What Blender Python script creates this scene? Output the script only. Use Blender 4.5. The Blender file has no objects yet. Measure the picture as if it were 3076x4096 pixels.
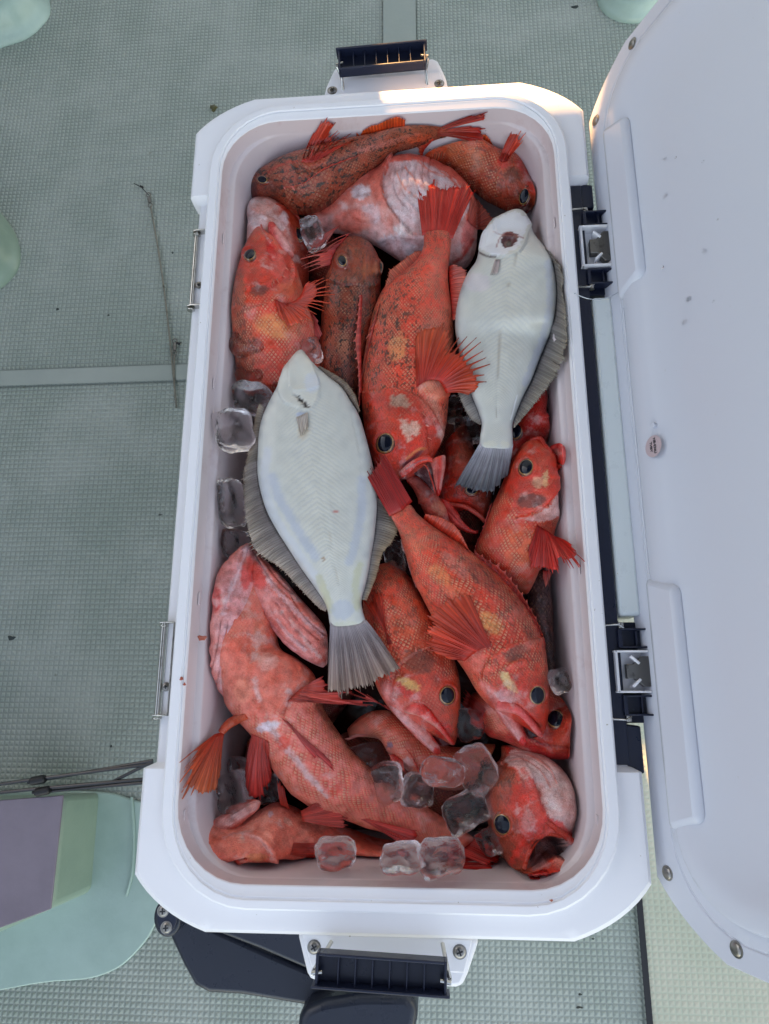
import bpy, bmesh, math, random
import numpy as np
from mathutils import Vector, Matrix
random.seed(7)
SC = bpy.context.scene
COL = SC.collection
# ---------------------------------------------------------------- camera
CAM = np.array([0.0456, -0.2275, 1.0231]); RX, RY, RZ = 0.2529, 0.0748, -0.0002; FPX = 1482.2
cd = bpy.data.cameras.new('camera'); cam = bpy.data.objects.new('camera', cd); COL.objects.link(cam)
cam.location = CAM; cam.rotation_euler = (RX, RY, RZ)
cd.sensor_fit = 'VERTICAL'; cd.sensor_height = 24.0; cd.lens = 24.0*FPX/2212.0
cd.clip_start = 0.02; cd.clip_end = 500
SC.camera = cam
# ---------------------------------------------------------------- sky, sun, exposure
SUN_EL, SUN_AZ = math.radians(27), math.radians(-9)     # azimuth measured from +Y towards +X
w = bpy.data.worlds.new("World"); SC.world = w; w.use_nodes = True
nt = w.node_tree; bg = nt.nodes['Background']; sk = nt.nodes.new('ShaderNodeTexSky')
sk.sky_type = 'NISHITA'; sk.sun_disc = False; sk.sun_elevation = SUN_EL; sk.sun_rotation = SUN_AZ
sk.air_density = 1.0; sk.dust_density = 1.5; sk.ozone_density = 1.0
nt.links.new(sk.outputs[0], bg.inputs[0]); bg.inputs[1].default_value = 0.15
SUND = Vector((math.sin(SUN_AZ)*math.cos(SUN_EL), math.cos(SUN_AZ)*math.cos(SUN_EL), math.sin(SUN_EL)))  # towards the sun
ld = bpy.data.lights.new('sun', 'SUN'); lo = bpy.data.objects.new('sun', ld); COL.objects.link(lo)
ld.energy = 5.0; ld.angle = math.radians(0.6); ld.color = (1.0, 0.62, 0.32)
lo.rotation_euler = SUND.to_track_quat('Z', 'Y').to_euler(); lo.location = (0, 3, 3)
SC.view_settings.view_transform = 'Standard'; SC.view_settings.look = 'None'; SC.view_settings.gamma = 1
SC.view_settings.exposure = 2.32
SC.view_settings.use_white_balance = True; SC.view_settings.white_balance_temperature = 9900; SC.view_settings.white_balance_tint = 15
SC.render.engine = 'CYCLES'

# ---------------------------------------------------------------- pixel of the photograph -> point at a height
_c, _s = math.cos, math.sin
_X = np.array([[1,0,0],[0,_c(RX),-_s(RX)],[0,_s(RX),_c(RX)]]); _Y = np.array([[_c(RY),0,_s(RY)],[0,1,0],[-_s(RY),0,_c(RY)]])
_Z = np.array([[_c(RZ),-_s(RZ),0],[_s(RZ),_c(RZ),0],[0,0,1]]); RM = _Z@_Y@_X
K = 0.48164
TILES = {'S': (0,0,1), 'U': (0,0,3076/1661), 'A': (900,400,K), 'B': (1600,400,K), 'C': (850,1100,K), 'D': (1500,1100,K),
         'E': (800,1900,K), 'F': (1550,1800,K), 'G': (700,2600,K), 'H': (1400,2500,0.60205)}
ZR = 0.40
def ray(pt, tile):
    ox, oy, k = TILES[tile]; X = (ox+pt[0]*k)*1661/3076; Y = (oy+pt[1]*k)*1661/3076
    return RM @ np.array([(X-830.5)/FPX, (1106-Y)/FPX, -1.0])
def P(pt, tile, z):                     # z: millimetres above the cooler's rim
    d = ray(pt, tile); Zw = ZR+z/1000.0; return CAM + d*((Zw-CAM[2])/d[2])
def Pin(pt, tile, z, mg=0.0):           # the same, but kept inside the liner: leans on the wall where it would cross it
    while z < 9:
        v = P(pt, tile, z); d = max(0, -z-17); xw = (.1680 if z < -15 else .1755)-.0045*d/163-mg; yw = .3815-.0092*d/163-mg
        if abs(v[0]) < xw and abs(v[1]) < yw: return v
        z += 1.0
    return P(pt, tile, z)
def Pmx(pt, tile, z):
    v = Pin(pt, tile, z)
    return v if (v[2]-ZR)*1000 <= z+34 else Pcl(pt, tile, z+34)
def Pcl(pt, tile, z):            # kept inside the liner by moving sideways at the same height
    v = P(pt, tile, z); d = max(0, -z-17); xw = .165-.0055*d/163; yw = .378-.0095*d/163
    return np.array([min(max(v[0],-xw),xw), min(max(v[1],-yw),yw), v[2]])
def PW(pt, tile, zw): return P(pt, tile, (zw-ZR)*1000)
def proj(V, tile):
    v = (V-CAM) @ RM; ox, oy, k = TILES[tile]
    x = (830.5+FPX*v[...,0]/-v[...,2])*3076/1661; y = (1106-FPX*v[...,1]/-v[...,2])*3076/1661
    return (x-ox)/k, (y-oy)/k
def lin(c):
    c = np.array(c, float)/255.0; return np.where(c <= 0.04045, c/12.92, ((c+0.055)/1.055)**2.4)
# value noise
_rng = np.random.RandomState(3); _tab = _rng.rand(4096)
def vnoise(x, y, seed=0):
    xi = np.floor(x).astype(int); yi = np.floor(y).astype(int); fx = x-xi; fy = y-yi
    fx = fx*fx*(3-2*fx); fy = fy*fy*(3-2*fy)
    h = lambda a, b: _tab[(a*73856093 ^ b*19349663 ^ seed*83492791) & 4095]
    return (h(xi,yi)*(1-fx)+h(xi+1,yi)*fx)*(1-fy)+(h(xi,yi+1)*(1-fx)+h(xi+1,yi+1)*fx)*fy
# ---------------------------------------------------------------- object helpers
def mkobj(name, verts, faces, mat=None, parent=None, smooth=True):
    me = bpy.data.meshes.new(name); me.from_pydata([tuple(v) for v in verts], [], [tuple(f) for f in faces]); me.update()
    if smooth: me.polygons.foreach_set('use_smooth', [True]*len(me.polygons))
    o = bpy.data.objects.new(name, me); COL.objects.link(o)
    if mat: me.materials.append(mat)
    if parent is not None: setpar(o, parent)
    return o
def setpar(o, p):
    o.parent = p; o.matrix_parent_inverse = Matrix.Translation(-root_loc(p))
def root_loc(p):
    v = Vector(p.location); q = p
    while q.parent is not None: q = q.parent; v += Vector(q.location) if False else Vector((0,0,0))
    return Vector(ORG.get(p.name, (0,0,0)))
ORG = {}
def thing(name, label, cat, loc, group=None):
    o = bpy.data.objects.new(name, None); COL.objects.link(o); o.location = loc; o.empty_display_size = 0.05
    ORG[o.name] = tuple(loc); o['label'] = label; o['category'] = cat
    if group: o['group'] = group
    return o
def tag(o, label=None, cat=None, group=None, kind=None):
    for k, v in (('label',label),('category',cat),('group',group),('kind',kind)):
        if v: o[k] = v
    return o
def finish(bm, name, mat, parent=None, bevel=0, seg=2, sharp=35):
    bmesh.ops.recalc_face_normals(bm, faces=bm.faces[:])
    me = bpy.data.meshes.new(name); bm.to_mesh(me); bm.free()
    me.polygons.foreach_set('use_smooth', [True]*len(me.polygons))
    me.set_sharp_from_angle(angle=math.radians(sharp))
    o = bpy.data.objects.new(name, me); COL.objects.link(o); me.materials.append(mat)
    if parent is not None: setpar(o, parent)
    if bevel:
        b = o.modifiers.new('b', 'BEVEL'); b.width = bevel; b.segments = seg; b.limit_method = 'ANGLE'; b.angle_limit = math.radians(40)
        b.harden_normals = False
    return o
def add_box(bm, c, s, rot=None):
    r = bmesh.ops.create_cube(bm, size=1.0); M = Matrix.Translation(c) @ (rot.to_4x4() if rot else Matrix.Identity(4)) @ Matrix.Diagonal((*s,1))
    bmesh.ops.transform(bm, matrix=M, verts=r['verts']); return r['verts']
def box(name, mat, parent, c, s, rot=None, bevel=0.0015):
    bm = bmesh.new(); add_box(bm, c, s, rot); return finish(bm, name, mat, parent, bevel)
def prism(bm, poly, z0, z1, M=None):          # poly in xy, extruded z0..z1
    n = len(poly); a = [bm.verts.new((x,y,z0)) for x,y in poly]; b = [bm.verts.new((x,y,z1)) for x,y in poly]
    bm.faces.new(a[::-1]); bm.faces.new(b)
    for i in range(n): bm.faces.new((a[i],a[(i+1)%n],b[(i+1)%n],b[i]))
    if M is not None: bmesh.ops.transform(bm, matrix=M, verts=a+b)
def smoothpath(pts, n=8):
    pts = [np.array(p, float) for p in pts]
    if len(pts) < 3: return pts
    out = []
    for i in range(len(pts)-1):
        p0 = pts[max(i-1,0)]; p1 = pts[i]; p2 = pts[i+1]; p3 = pts[min(i+2,len(pts)-1)]
        for k in range(n):
            t = k/n; out.append(0.5*((2*p1)+(-p0+p2)*t+(2*p0-5*p1+4*p2-p3)*t*t+(-p0+3*p1-3*p2+p3)*t**3))
    out.append(pts[-1]); return out
def add_tube(bm, pts, r, seg=10, cap=True):
    pts = [Vector(p) for p in pts]; n = len(pts); rr = r if hasattr(r,'__len__') else [r]*n
    up = Vector((0.02,0.03,1)); rings = []
    for i, p in enumerate(pts):
        t = (pts[min(i+1,n-1)]-pts[max(i-1,0)]).normalized()
        if abs(t.z) > 0.95: a = t.cross(Vector((1,0,0))).normalized()
        else: a = t.cross(up).normalized()
        b = t.cross(a).normalized()
        if rings and (a.dot(lasta) < 0): a, b = -a, -b
        lasta = a
        rings.append([bm.verts.new(p+(a*math.cos(q)+b*math.sin(q))*rr[i]) for q in [2*math.pi*k/seg for k in range(seg)]])
    for i in range(n-1):
        for k in range(seg): bm.faces.new((rings[i][k],rings[i][(k+1)%seg],rings[i+1][(k+1)%seg],rings[i+1][k]))
    if cap: bm.faces.new(rings[0][::-1]); bm.faces.new(rings[-1])
def tube(name, mat, parent, pts, r, seg=10, smooth=True):
    bm = bmesh.new(); add_tube(bm, smoothpath(pts) if smooth else pts, r, seg); return finish(bm, name, mat, parent)
# ---------------------------------------------------------------- materials
def mat(name): m = bpy.data.materials.new(name); m.use_nodes = True; return m, m.node_tree, m.node_tree.nodes['Principled BSDF']
def N(nt, t, **kw):
    n = nt.nodes.new(t)
    for k, v in kw.items():
        if k.startswith('i_'):
            key = k[2:]; key = int(key) if key.isdigit() else key.replace('_',' ')
            if isinstance(v, bpy.types.NodeSocket): nt.links.new(v, n.inputs[key])
            else: n.inputs[key].default_value = v
        else: setattr(n, k, v)
    return n
def M2(nt, op, a, b=None, c=None):
    n = nt.nodes.new('ShaderNodeMath'); n.operation = op
    for i, v in enumerate((a,b,c)):
        if v is None: continue
        if isinstance(v, bpy.types.NodeSocket): nt.links.new(v, n.inputs[i])
        else: n.inputs[i].default_value = v
    return n.outputs[0]
def mixc(nt, f, a, b, mode='MIX'):
    n = nt.nodes.new('ShaderNodeMix'); n.data_type = 'RGBA'; n.blend_type = mode
    for i, v in ((0,f),(6,a),(7,b)):
        if isinstance(v, bpy.types.NodeSocket): nt.links.new(v, n.inputs[i])
        else: n.inputs[i].default_value = v if i == 0 else (*v[:3],1)
    return n.outputs[2]
def sstep(nt, v, a, b, o0=0.0, o1=1.0):
    n = nt.nodes.new('ShaderNodeMapRange'); n.interpolation_type = 'SMOOTHSTEP'; nt.links.new(v, n.inputs[0])
    for i, x in ((1,a),(2,b),(3,o0),(4,o1)): n.inputs[i].default_value = x
    return n.outputs[0]
def noise(nt, vec, scale, detail=3, rough=0.5):
    n = nt.nodes.new('ShaderNodeTexNoise'); n.inputs['Scale'].default_value = scale; n.inputs['Detail'].default_value = detail
    n.inputs['Roughness'].default_value = rough
    if vec is not None: nt.links.new(vec, n.inputs['Vector'])
    return n.outputs[0]
def bump(nt, h, strength, dist, norm=None):
    n = nt.nodes.new('ShaderNodeBump'); n.inputs['Strength'].default_value = strength; n.inputs['Distance'].default_value = dist
    nt.links.new(h, n.inputs['Height'])
    if norm is not None: nt.links.new(norm, n.inputs['Normal'])
    return n.outputs[0]
def geo(nt): return nt.nodes.new('ShaderNodeNewGeometry').outputs['Position']
def plastic(name, rgb, rough=0.35, dirt=0.25, dirtcol=(0.35,0.30,0.20), blot=.10, spec=0.4, smear=None):
    m, nt, b = mat(name); p = geo(nt)
    n1 = noise(nt, p, 14, 6, 0.65); n2 = noise(nt, p, 230, 2); n3 = noise(nt, p, 45, 4, 0.7)
    c = mixc(nt, sstep(nt, n1, 0.45, 0.95, 0, dirt*.5), rgb, tuple(x*0.88 for x in rgb))
    n4 = noise(nt, p, 210, 2, .5); spk = M2(nt, 'MULTIPLY', sstep(nt, n4, 0.755, 0.79), min(1,dirt*3)); c = mixc(nt, spk, c, dirtcol)
    if smear: c = mixc(nt, sstep(nt, noise(nt, p, 22, 5, .7), .55, .70, 0, .35), c, smear)
    nt.links.new(c, b.inputs['Base Color']); b.inputs['Specular IOR Level'].default_value = spec
    nt.links.new(sstep(nt, n3, 0.3, 0.7, rough-blot*.6, rough+blot), b.inputs['Roughness'])
    nt.links.new(bump(nt, M2(nt,'ADD', M2(nt,'MULTIPLY',n2,0.4), n1), 0.10, 0.001), b.inputs['Normal'])
    return m
WHITE = plastic('white_plastic', (0.80,0.79,0.82), 0.38, 0.22)
LINER = plastic('liner_plastic', (0.64,0.54,0.55), 0.24, 0.05, (0.5,0.2,0.16), .03, smear=(0.50,0.34,0.34))
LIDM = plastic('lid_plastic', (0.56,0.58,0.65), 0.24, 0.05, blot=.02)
PALE = plastic('pale_hinge_plastic', (0.72,0.78,0.78), 0.30, 0.25)
NAVY = plastic('navy_plastic', (0.009,0.014,0.034), 0.33, 0.5, (0.03,0.05,0.08))
NAVYD = plastic('dark_arm_plastic', (0.017,0.022,0.036), 0.30, 0.5, (0.04,0.05,0.07))
def steelmat(name, rgb, r):
    m, nt, b = mat(name); p = geo(nt); n = noise(nt, p, 120, 4, .7)
    nt.links.new(mixc(nt, sstep(nt, n, 0.5, 0.75), rgb, tuple(x*0.45 for x in rgb)), b.inputs['Base Color'])
    b.inputs['Metallic'].default_value = 1; b.inputs['Roughness'].default_value = r; return m
STEEL = steelmat('stainless_steel', (0.55,0.53,0.50), 0.22)
DSTEEL = steelmat('dull_steel', (0.20,0.19,0.18), 0.4)
SCREWM = steelmat('screw_steel', (0.30,0.28,0.26), 0.35)
m, nt, b = mat('black_rubber'); b.inputs['Base Color'].default_value = (0.008,0.008,0.01,1); b.inputs['Roughness'].default_value = .5; BLACK = m
# deck: moulded pyramids, in the material
def deckmat(name, base, groove, hgt):
    m, nt, b = mat(name); p = geo(nt); sx = N(nt,'ShaderNodeSeparateXYZ', i_0=p); pitch = 0.0077
    def tri(o): f = M2(nt,'FRACT', M2(nt,'DIVIDE', o, pitch)); return M2(nt,'ABSOLUTE', M2(nt,'SUBTRACT', f, 0.5))
    wob = noise(nt, p, 3, 2); ox = M2(nt,'ADD', sx.outputs[0], M2(nt,'MULTIPLY', wob, 0.004))
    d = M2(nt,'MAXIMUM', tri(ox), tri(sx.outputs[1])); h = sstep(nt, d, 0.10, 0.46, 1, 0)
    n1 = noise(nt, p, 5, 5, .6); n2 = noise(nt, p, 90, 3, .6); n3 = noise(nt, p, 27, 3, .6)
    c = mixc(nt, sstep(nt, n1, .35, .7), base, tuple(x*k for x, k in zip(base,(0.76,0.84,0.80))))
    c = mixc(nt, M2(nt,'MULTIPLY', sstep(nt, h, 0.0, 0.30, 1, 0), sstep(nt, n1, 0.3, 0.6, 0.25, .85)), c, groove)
    c = mixc(nt, sstep(nt, n3, 0.72, 0.78, 0, .6), c, (0.10,0.09,0.05))
    nt.links.new(c, b.inputs['Base Color']); nt.links.new(sstep(nt, n2, .3, .7, .38, .62), b.inputs['Roughness'])
    hh = M2(nt,'ADD', h, M2(nt,'MULTIPLY', n2, .08)); nt.links.new(bump(nt, hh, hgt, 0.0021), b.inputs['Normal']); return m
DECK = deckmat('deck_nonskid', (0.385,0.425,0.385), (0.22,0.255,0.23), .80)
DECK2 = deckmat('deck_panel', (0.53,0.50,0.40), (0.42,0.46,0.36), 0.30)
def gel(name, rgb, dark, rough=.33):
    m, nt, b = mat(name); p = geo(nt); n1 = noise(nt, p, 7, 6, .65); n2 = noise(nt, p, 60, 5, .7)
    c = mixc(nt, sstep(nt, n1, .35, .7), rgb, dark); c = mixc(nt, sstep(nt, n2, .68, .76, 0, .6), c, (0.10,0.13,0.12))
    nt.links.new(c, b.inputs['Base Color']); b.inputs['Roughness'].default_value = rough
    nt.links.new(bump(nt, M2(nt,'ADD',n1,M2(nt,'MULTIPLY',n2,.25)), .35, .004), b.inputs['Normal']); return m
GELS = gel('smooth_strip_paint', (0.315,0.36,0.325), (0.28,0.325,0.295))
GEL = gel('smooth_gelcoat', (0.36,0.50,0.45), (0.29,0.42,0.37)); GELG = gel('smooth_gelcoat_green', (0.26,0.36,0.28), (0.20,0.29,0.23))
GELP = gel('grey_purple_paint', (0.22,0.18,0.22), (0.18,0.145,0.18), .45)
m, nt, b = mat('sea'); b.inputs['Base Color'].default_value = (0.02,0.06,0.09,1); b.inputs['Roughness'].default_value = .15
nt.links.new(bump(nt, noise(nt, geo(nt), 1.5, 5), .8, .3), b.inputs['Normal']); SEAM = m

# ---------------------------------------------------------------- setting
def sheet(name, poly, z, mt, kind='structure'):
    o = mkobj(name, [(x,y,z) for x,y in poly], [list(range(len(poly)))], mt, None, False); o['kind'] = kind; return o
sheet('sea', [(-300,-300),(300,-300),(300,300),(-300,300)], -0.9, SEAM)
bm = bmesh.new(); prism(bm, [(-1.7,-4.0),(1.7,-4.0),(1.7,3.2),(-1.7,3.2)], -0.3, 0.0); tag(finish(bm, 'deck', DECK), kind='structure')
def P2(u, z=0.0): v = PW(u, 'U', z); return (v[0], v[1])
# lighter hatch panel right of the seam, seam, smooth strips
s0 = P2((1380,1955)); s1 = P2((1402,2212)); ang = (s1[0]-s0[0])/(s1[1]-s0[1])
sx = lambda y: s0[0]+(y-s0[1])*ang
sheet('deck_panel', [(sx(-4),-3.99),(1.69,-3.99),(1.69,-0.02),(sx(-.02),-0.02)], 0.004, DECK2)
sheet('deck_seam', [(sx(-4)-.005,-3.99),(sx(-4)+.003,-3.99),(sx(-.02)+.003,-.02),(sx(-.02)-.005,-.02)], 0.008, BLACK)
y0 = P2((100,832))[1]; y1 = P2((100,800))[1]
sheet('smooth_strip_across', [(-1.69,y0),(0.1,y0),(0.1,y1),(-1.69,y1)], 0.0035, GELS)
x0 = P2((828,40))[0]; x1 = P2((898,40))[0]
sheet('smooth_strip_along', [(x0,.12),(x1,.12),(x1,3.19),(x0,3.19)], 0.0042, GELS)
def blobpoly(pts, n=10):
    q = smoothpath([(p[0],p[1],0) for p in pts]+[(pts[0][0],pts[0][1],0)], n)[:-1]; return [(v[0],v[1]) for v in q]
def mount(name, pts_u, h, mt, label, cat, n=10):
    base = blobpoly([P2(p) for p in pts_u], n); c = np.mean(base, axis=0); bm = bmesh.new(); rings = []
    prof = [(1.0,0.0),(1.0,0.004),(0.93,0.010),(0.86,h*0.45),(0.80,h*0.8),(0.70,h)] if h > .02 else [(1.0,0.0),(0.985,h*.8),(0.96,h)]
    for s, z in prof: rings.append([bm.verts.new((c[0]+(x-c[0])*s, c[1]+(y-c[1])*s, z)) for x, y in base])
    k = len(base)
    for a, b_ in zip(rings, rings[1:]):
        for i in range(k): bm.faces.new((a[i],a[(i+1)%k],b_[(i+1)%k],b_[i]))
    bm.faces.new(rings[-1]); o = finish(bm, name, mt, None, 0, sharp=60); return tag(o, label, cat)
mount('mounting_pad', [(-120,-60),(60,-90),(108,10),(88,60),(30,95),(-100,110)], 0.06, GEL, 'rounded pale green moulded pad on the deck in the top left corner', 'deck pad')
mount('mounting_pad', [(-160,380),(-60,410),(10,470),(42,530),(35,590),(-30,640),(-150,660)], 0.05, GELG, 'rounded green moulded pad at the left edge, level with the upper hinge rod', 'deck pad')
mount('mounting_pad', [(1285,-70),(1292,10),(1330,45),(1390,48),(1440,10),(1460,-60)], 0.03, GEL, 'rounded green moulded pad on the deck behind the top of the open lid', 'deck pad')
# moulded locker block at lower left: smooth foot on the deck and a block with a grey-purple top
foot = [P2(p) for p in [(-200,1712),(180,1708),(285,1725),(345,1760),(352,1900),(345,1975),(310,2040),(240,2098),(120,2118),(-200,2116)]]
lk = thing('deck_locker', 'pale green moulded block with a grey purple face at the lower left', 'locker', (foot[2][0]-.3, foot[2][1]-.1, 0))
bm = bmesh.new(); q = blobpoly(foot, 6); prism(bm, q, 0.0, 0.005); finish(bm, 'foot', GEL, lk, .002)
zt = 0.10
topq = [PW(p,'U',zt) for p in [(-260,1748),(140,1717),(113,1962),(-260,2100)]]
botq = [PW(p,'U',0.005) for p in [(-260,1726),(214,1712),(196,1925),(-260,2130)]]
bm = bmesh.new(); a = [bm.verts.new(v) for v in topq]; b_ = [bm.verts.new(v) for v in botq]
for i in range(4): bm.faces.new((a[i],a[(i+1)%4],b_[(i+1)%4],b_[i]))
bm.faces.new(a); finish(bm, 'block', GELG, lk, .008, 3)
bm = bmesh.new(); c = np.mean([topq[1], topq[2]], axis=0)
tq = [np.array(v) for v in topq]; prism(bm, [(v[0],v[1]) for v in tq], zt+0.0008, zt+0.004); finish(bm, 'painted_face', GELP, lk, .001)
tube('sealant_bead', GEL, lk, [PW(q,'U',.0065) for q in ((284,1722),(289,1800),(286,1880),(272,1935))], .0022, 8)
# slotted wall added out of view beyond the bow end to mask the sun
# ---------------------------------------------------------------- the cooler
B_, A_ = 0.4227, 0.215; NOT = 0.2948
ck = thing('cooler_box', 'long white insulated cooler with its lid open, packed with red fish and ice', 'cooler box', (0,0,0))
def loop(ax, ay, z, rx, ry, bulge, m=9, notch=None, r2=None):
    """closed loop, corners either chamfered (bulge 0) or rounded (bulge 1); notch = x half-width between +-NOT"""
    pts = []
    def corner(sx, sy, rev):
        c = []
        for k in range(m):
            t = k/(m-1); s = (1-t, t)          # from side x=ax to side y=ay
            lx, ly = ax-rx*t, ay-ry*(1-t)
            ex, ey = ax-rx+rx*math.cos(t*math.pi/2), ay-ry+ry*math.sin(t*math.pi/2)
            x = lx+(ex-lx)*bulge; y = ly+(ey-ly)*bulge; c.append((sx*x, sy*y, z))
        return c[::-1] if rev else c
    nx = notch if notch is not None else ax
    e = 0.004
    side = lambda s: [(s*ax, 0, z)]
    pts += [(nx,-NOT+e,z),(nx,-.1,z),(nx,.1,z),(nx,NOT-e,z),(ax,NOT,z)]
    pts += corner(1,1,False)
    pts += corner(-1,1,True)
    pts += [(-ax,NOT,z),(-nx,NOT-e,z),(-nx,.1,z),(-nx,-.1,z),(-nx,-NOT+e,z),(-ax,-NOT,z)]
    pts += corner(-1,-1,False)
    pts += corner(1,-1,True)
    pts += [(ax,-NOT,z)]
    return pts
def bridge(bm, loops, capend=False):
    R = [[bm.verts.new(p) for p in l] for l in loops]; n = len(R[0])
    for a, b in zip(R, R[1:]):
        for i in range(n):
            try: bm.faces.new((a[i],a[(i+1)%n],b[(i+1)%n],b[i]))
            except ValueError: pass
    if capend: bm.faces.new(R[-1])
    return R
RAX, RAY = 0.1930, 0.4035     # raised rim
INX, INY = 0.1795, 0.3845     # mouth of the box
ob = .42
shell = [loop(0.19,0.395,0.0,.05,.04,.5), loop(0.195,0.40,0.02,.05,.04,.5), loop(0.203,0.408,0.355,.055,.042,.4, notch=.2015),
         loop(0.2085,0.4155,0.368,.06,.0425,ob, notch=.2035), loop(A_,B_,0.371,.064,.0425,ob, notch=.2070),
         loop(A_+.0005,B_+.0005,0.385,.064,.0425,ob, notch=.2080), loop(A_,B_,0.3965,.064,.0425,ob, notch=.2075),
         loop(A_-.003,B_-.003,0.4,.064,.0425,ob, notch=.2050), loop(A_-.009,B_-.009,0.4006,.066,.046,.45, notch=.2010),
         loop(RAX+.0010,RAY+.0010,0.4006,.078,.078,1.0, notch=.1965), loop(RAX,RAY,0.4010,.078,.078,1.0),
         loop(RAX-.0006,RAY-.0006,0.4060,.078,.078,1.0), loop(RAX-.0022,RAY-.0022,0.4072,.077,.077,1.0),
         loop(INX+.0034,INY+.0108,0.4074,.066,.072,1.0), loop(INX+.0026,INY+.0100,0.4056,.065,.071,1.0),
         loop(INX+.0020,INY+.0094,0.4054,.065,.071,1.0), loop(INX+.0014,INY+.0084,0.4062,.065,.070,1.0), loop(INX+.0006,INY+.0060,0.4050,.064,.068,1.0), loop(INX,INY+.0008,0.4042,.062,.063,1.0), loop(INX-.0003,INY,0.4030,.061,.062,1.0)]
bm = bmesh.new(); bridge(bm, shell)
# recessed flange level is lower along the notches
for v in bm.verts:
    if abs(v.co.y) < NOT-.001 and v.co.z > .38 and v.co.z < .4008 and abs(v.co.x) > RAX+.0005: v.co.z -= .010
body = finish(bm, 'body', WHITE, ck, .0008, 2, sharp=28)
lin_l = [loop(INX-.0003,INY,0.4030,.061,.062,1.0), loop(INX-.0010,INY-.0004,0.398,.060,.061,1.0), loop(INX-.0024,INY-.0008,0.3875,.060,.060,1.0),
         loop(INX-.0030,INY-.0009,0.3862,.060,.060,1.0), loop(INX-.0085,INY-.0011,0.3850,.056,.060,1.0), loop(INX-.0098,INY-.0014,0.3830,.055,.059,1.0),
         loop(INX-.0145,INY-.010,0.22,.055,.057,1.0), loop(INX-.020,INY-.016,0.06,.05,.05,1.0), loop(INX-.033,INY-.03,0.05,.045,.045,1.0)]
bm = bmesh.new(); bridge(bm, lin_l, True); finish(bm, 'liner', LINER, ck, 0, sharp=50)
# small moulded tabs on the liner ledge
for x, ys in ((-INX+.0030,(.245,.075,-.145,-.335)),(INX-.0030,(.245,-.12,-.335))):
    for y in ys: box('moulded_tab', LINER, ck, (x,y,.3925), (.0016,.012,.003), bevel=.0006)
def screw(parent, c, nrm, r=0.0042, name='screw'):
    q = Vector(nrm).to_track_quat('Z','Y').to_matrix(); bm = bmesh.new()
    prof = [(1.25,-.0006),(1.25,0.0),(1.0,0.0002),(1.0,.0005),(.85,.0012),(.5,.0016),(0.0,.0017)]; rings = []
    for s, z in prof[:-1]: rings.append([bm.verts.new((r*s*math.cos(2*math.pi*k/20), r*s*math.sin(2*math.pi*k/20), z)) for k in range(20)])
    top = bm.verts.new((0,0,.0017))
    for a, b in zip(rings, rings[1:]):
        for k in range(20): bm.faces.new((a[k],a[(k+1)%20],b[(k+1)%20],b[k]))
    for k in range(20): bm.faces.new((rings[-1][k],rings[-1][(k+1)%20],top))
    bmesh.ops.transform(bm, matrix=Matrix.Translation(c) @ q.to_4x4(), verts=bm.verts)
    s = finish(bm, name, SCREWM, parent)
    bm = bmesh.new(); add_box(bm, (0,0,.0012), (r*1.15,r*.26,.0014)); add_box(bm, (0,0,.0013), (r*.26,r*1.15,.0014))
    a = random.random(); bmesh.ops.transform(bm, matrix=Matrix.Translation(c) @ q.to_4x4() @ Matrix.Rotation(a,4,'Z'), verts=bm.verts)
    if SUBP.get(parent.name, 0) < 2: finish(bm, 'cross_slot', BLACK, s)
    else: bm.free()
    return s
SUBP = {ck.name: 0}
# ---- steel hinge rods on the left
def hinge_rod(ua, ub):
    a = PW(ua,'U',.395); b = PW(ub,'U',.395); x = (a[0]+b[0])/2; ya, yb = a[1], b[1]
    bm = bmesh.new(); add_tube(bm, [(x,ya,.392),(x,yb,.392)], .0024, 12); r = finish(bm, 'hinge_rod', STEEL, ck)
    bm = bmesh.new()
    for y in (ya, yb):
        pts = [(x-.0045,.386),(x-.0035,.396),(x+.002,.3985),(x+.0115,.3985),(x+.0115,.3905),(x+.002,.3875)]
        vs = [[bm.verts.new((px, y+d, pz)) for px, pz in pts] for d in (-.0006,.0006)]
        bm.faces.new(vs[0]); bm.faces.new(vs[1][::-1])
        for i in range(6): bm.faces.new((vs[0][i],vs[0][(i+1)%6],vs[1][(i+1)%6],vs[1][i]))
        add_tube(bm, [(x,y-.002,.392),(x,y-.0035,.392)], .0040, 14)
    add_box(bm, (x+.0112,(ya+yb)/2,.3945), (.0008,abs(ya-yb),.005))
    finish(bm, 'hinge_bracket', STEEL, ck, .0003)
    screw(ck, (x+.0062, yb+(ya-yb)*.30 if ua[1] > 900 or True else 0, .3916), (0,0,1), .0033)
hinge_rod((432,500),(402,662)); hinge_rod((352,1345),(336,1545))
# ---- end plates with wire bail and navy grip
def end_plate(outer, inner, z, screws):
    bm = bmesh.new(); prism(bm, [tuple(PW(q,'S',z)[:2]) for q in outer], z-.040, z); finish(bm, 'handle_plate', WHITE, ck, .004, 3)
    bm = bmesh.new(); prism(bm, [tuple(PW(q,'S',z+.002)[:2]) for q in inner], z-.01, z+.002); finish(bm, 'plate_panel', WHITE, ck, .001, 2)
    for q in screws: screw(ck, PW(q,'S',z+.0022), (0,0,1), .0046)
end_plate([(1293,385),(1303,345),(1319,308),(1335,275),(1352,258),(1540,240),(1732,230),(1752,240),(1770,276),(1785,310),(1796,360)],[(1308,385),(1322,316),(1758,288),(1780,350)],.383,[(1329,361),(1757,334)])
end_plate([(1188,3735),(1215,3850),(1226,3894),(1240,3918),(1262,3928),(1824,3954),(1850,3948),(1871,3902),(1918,3760)],[(1206,3735),(1245,3868),(1858,3893),(1890,3760)],.383,[(1256,3789),(1839,3808)])
P2u = lambda u, z: PW(u,'U',z)
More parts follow.
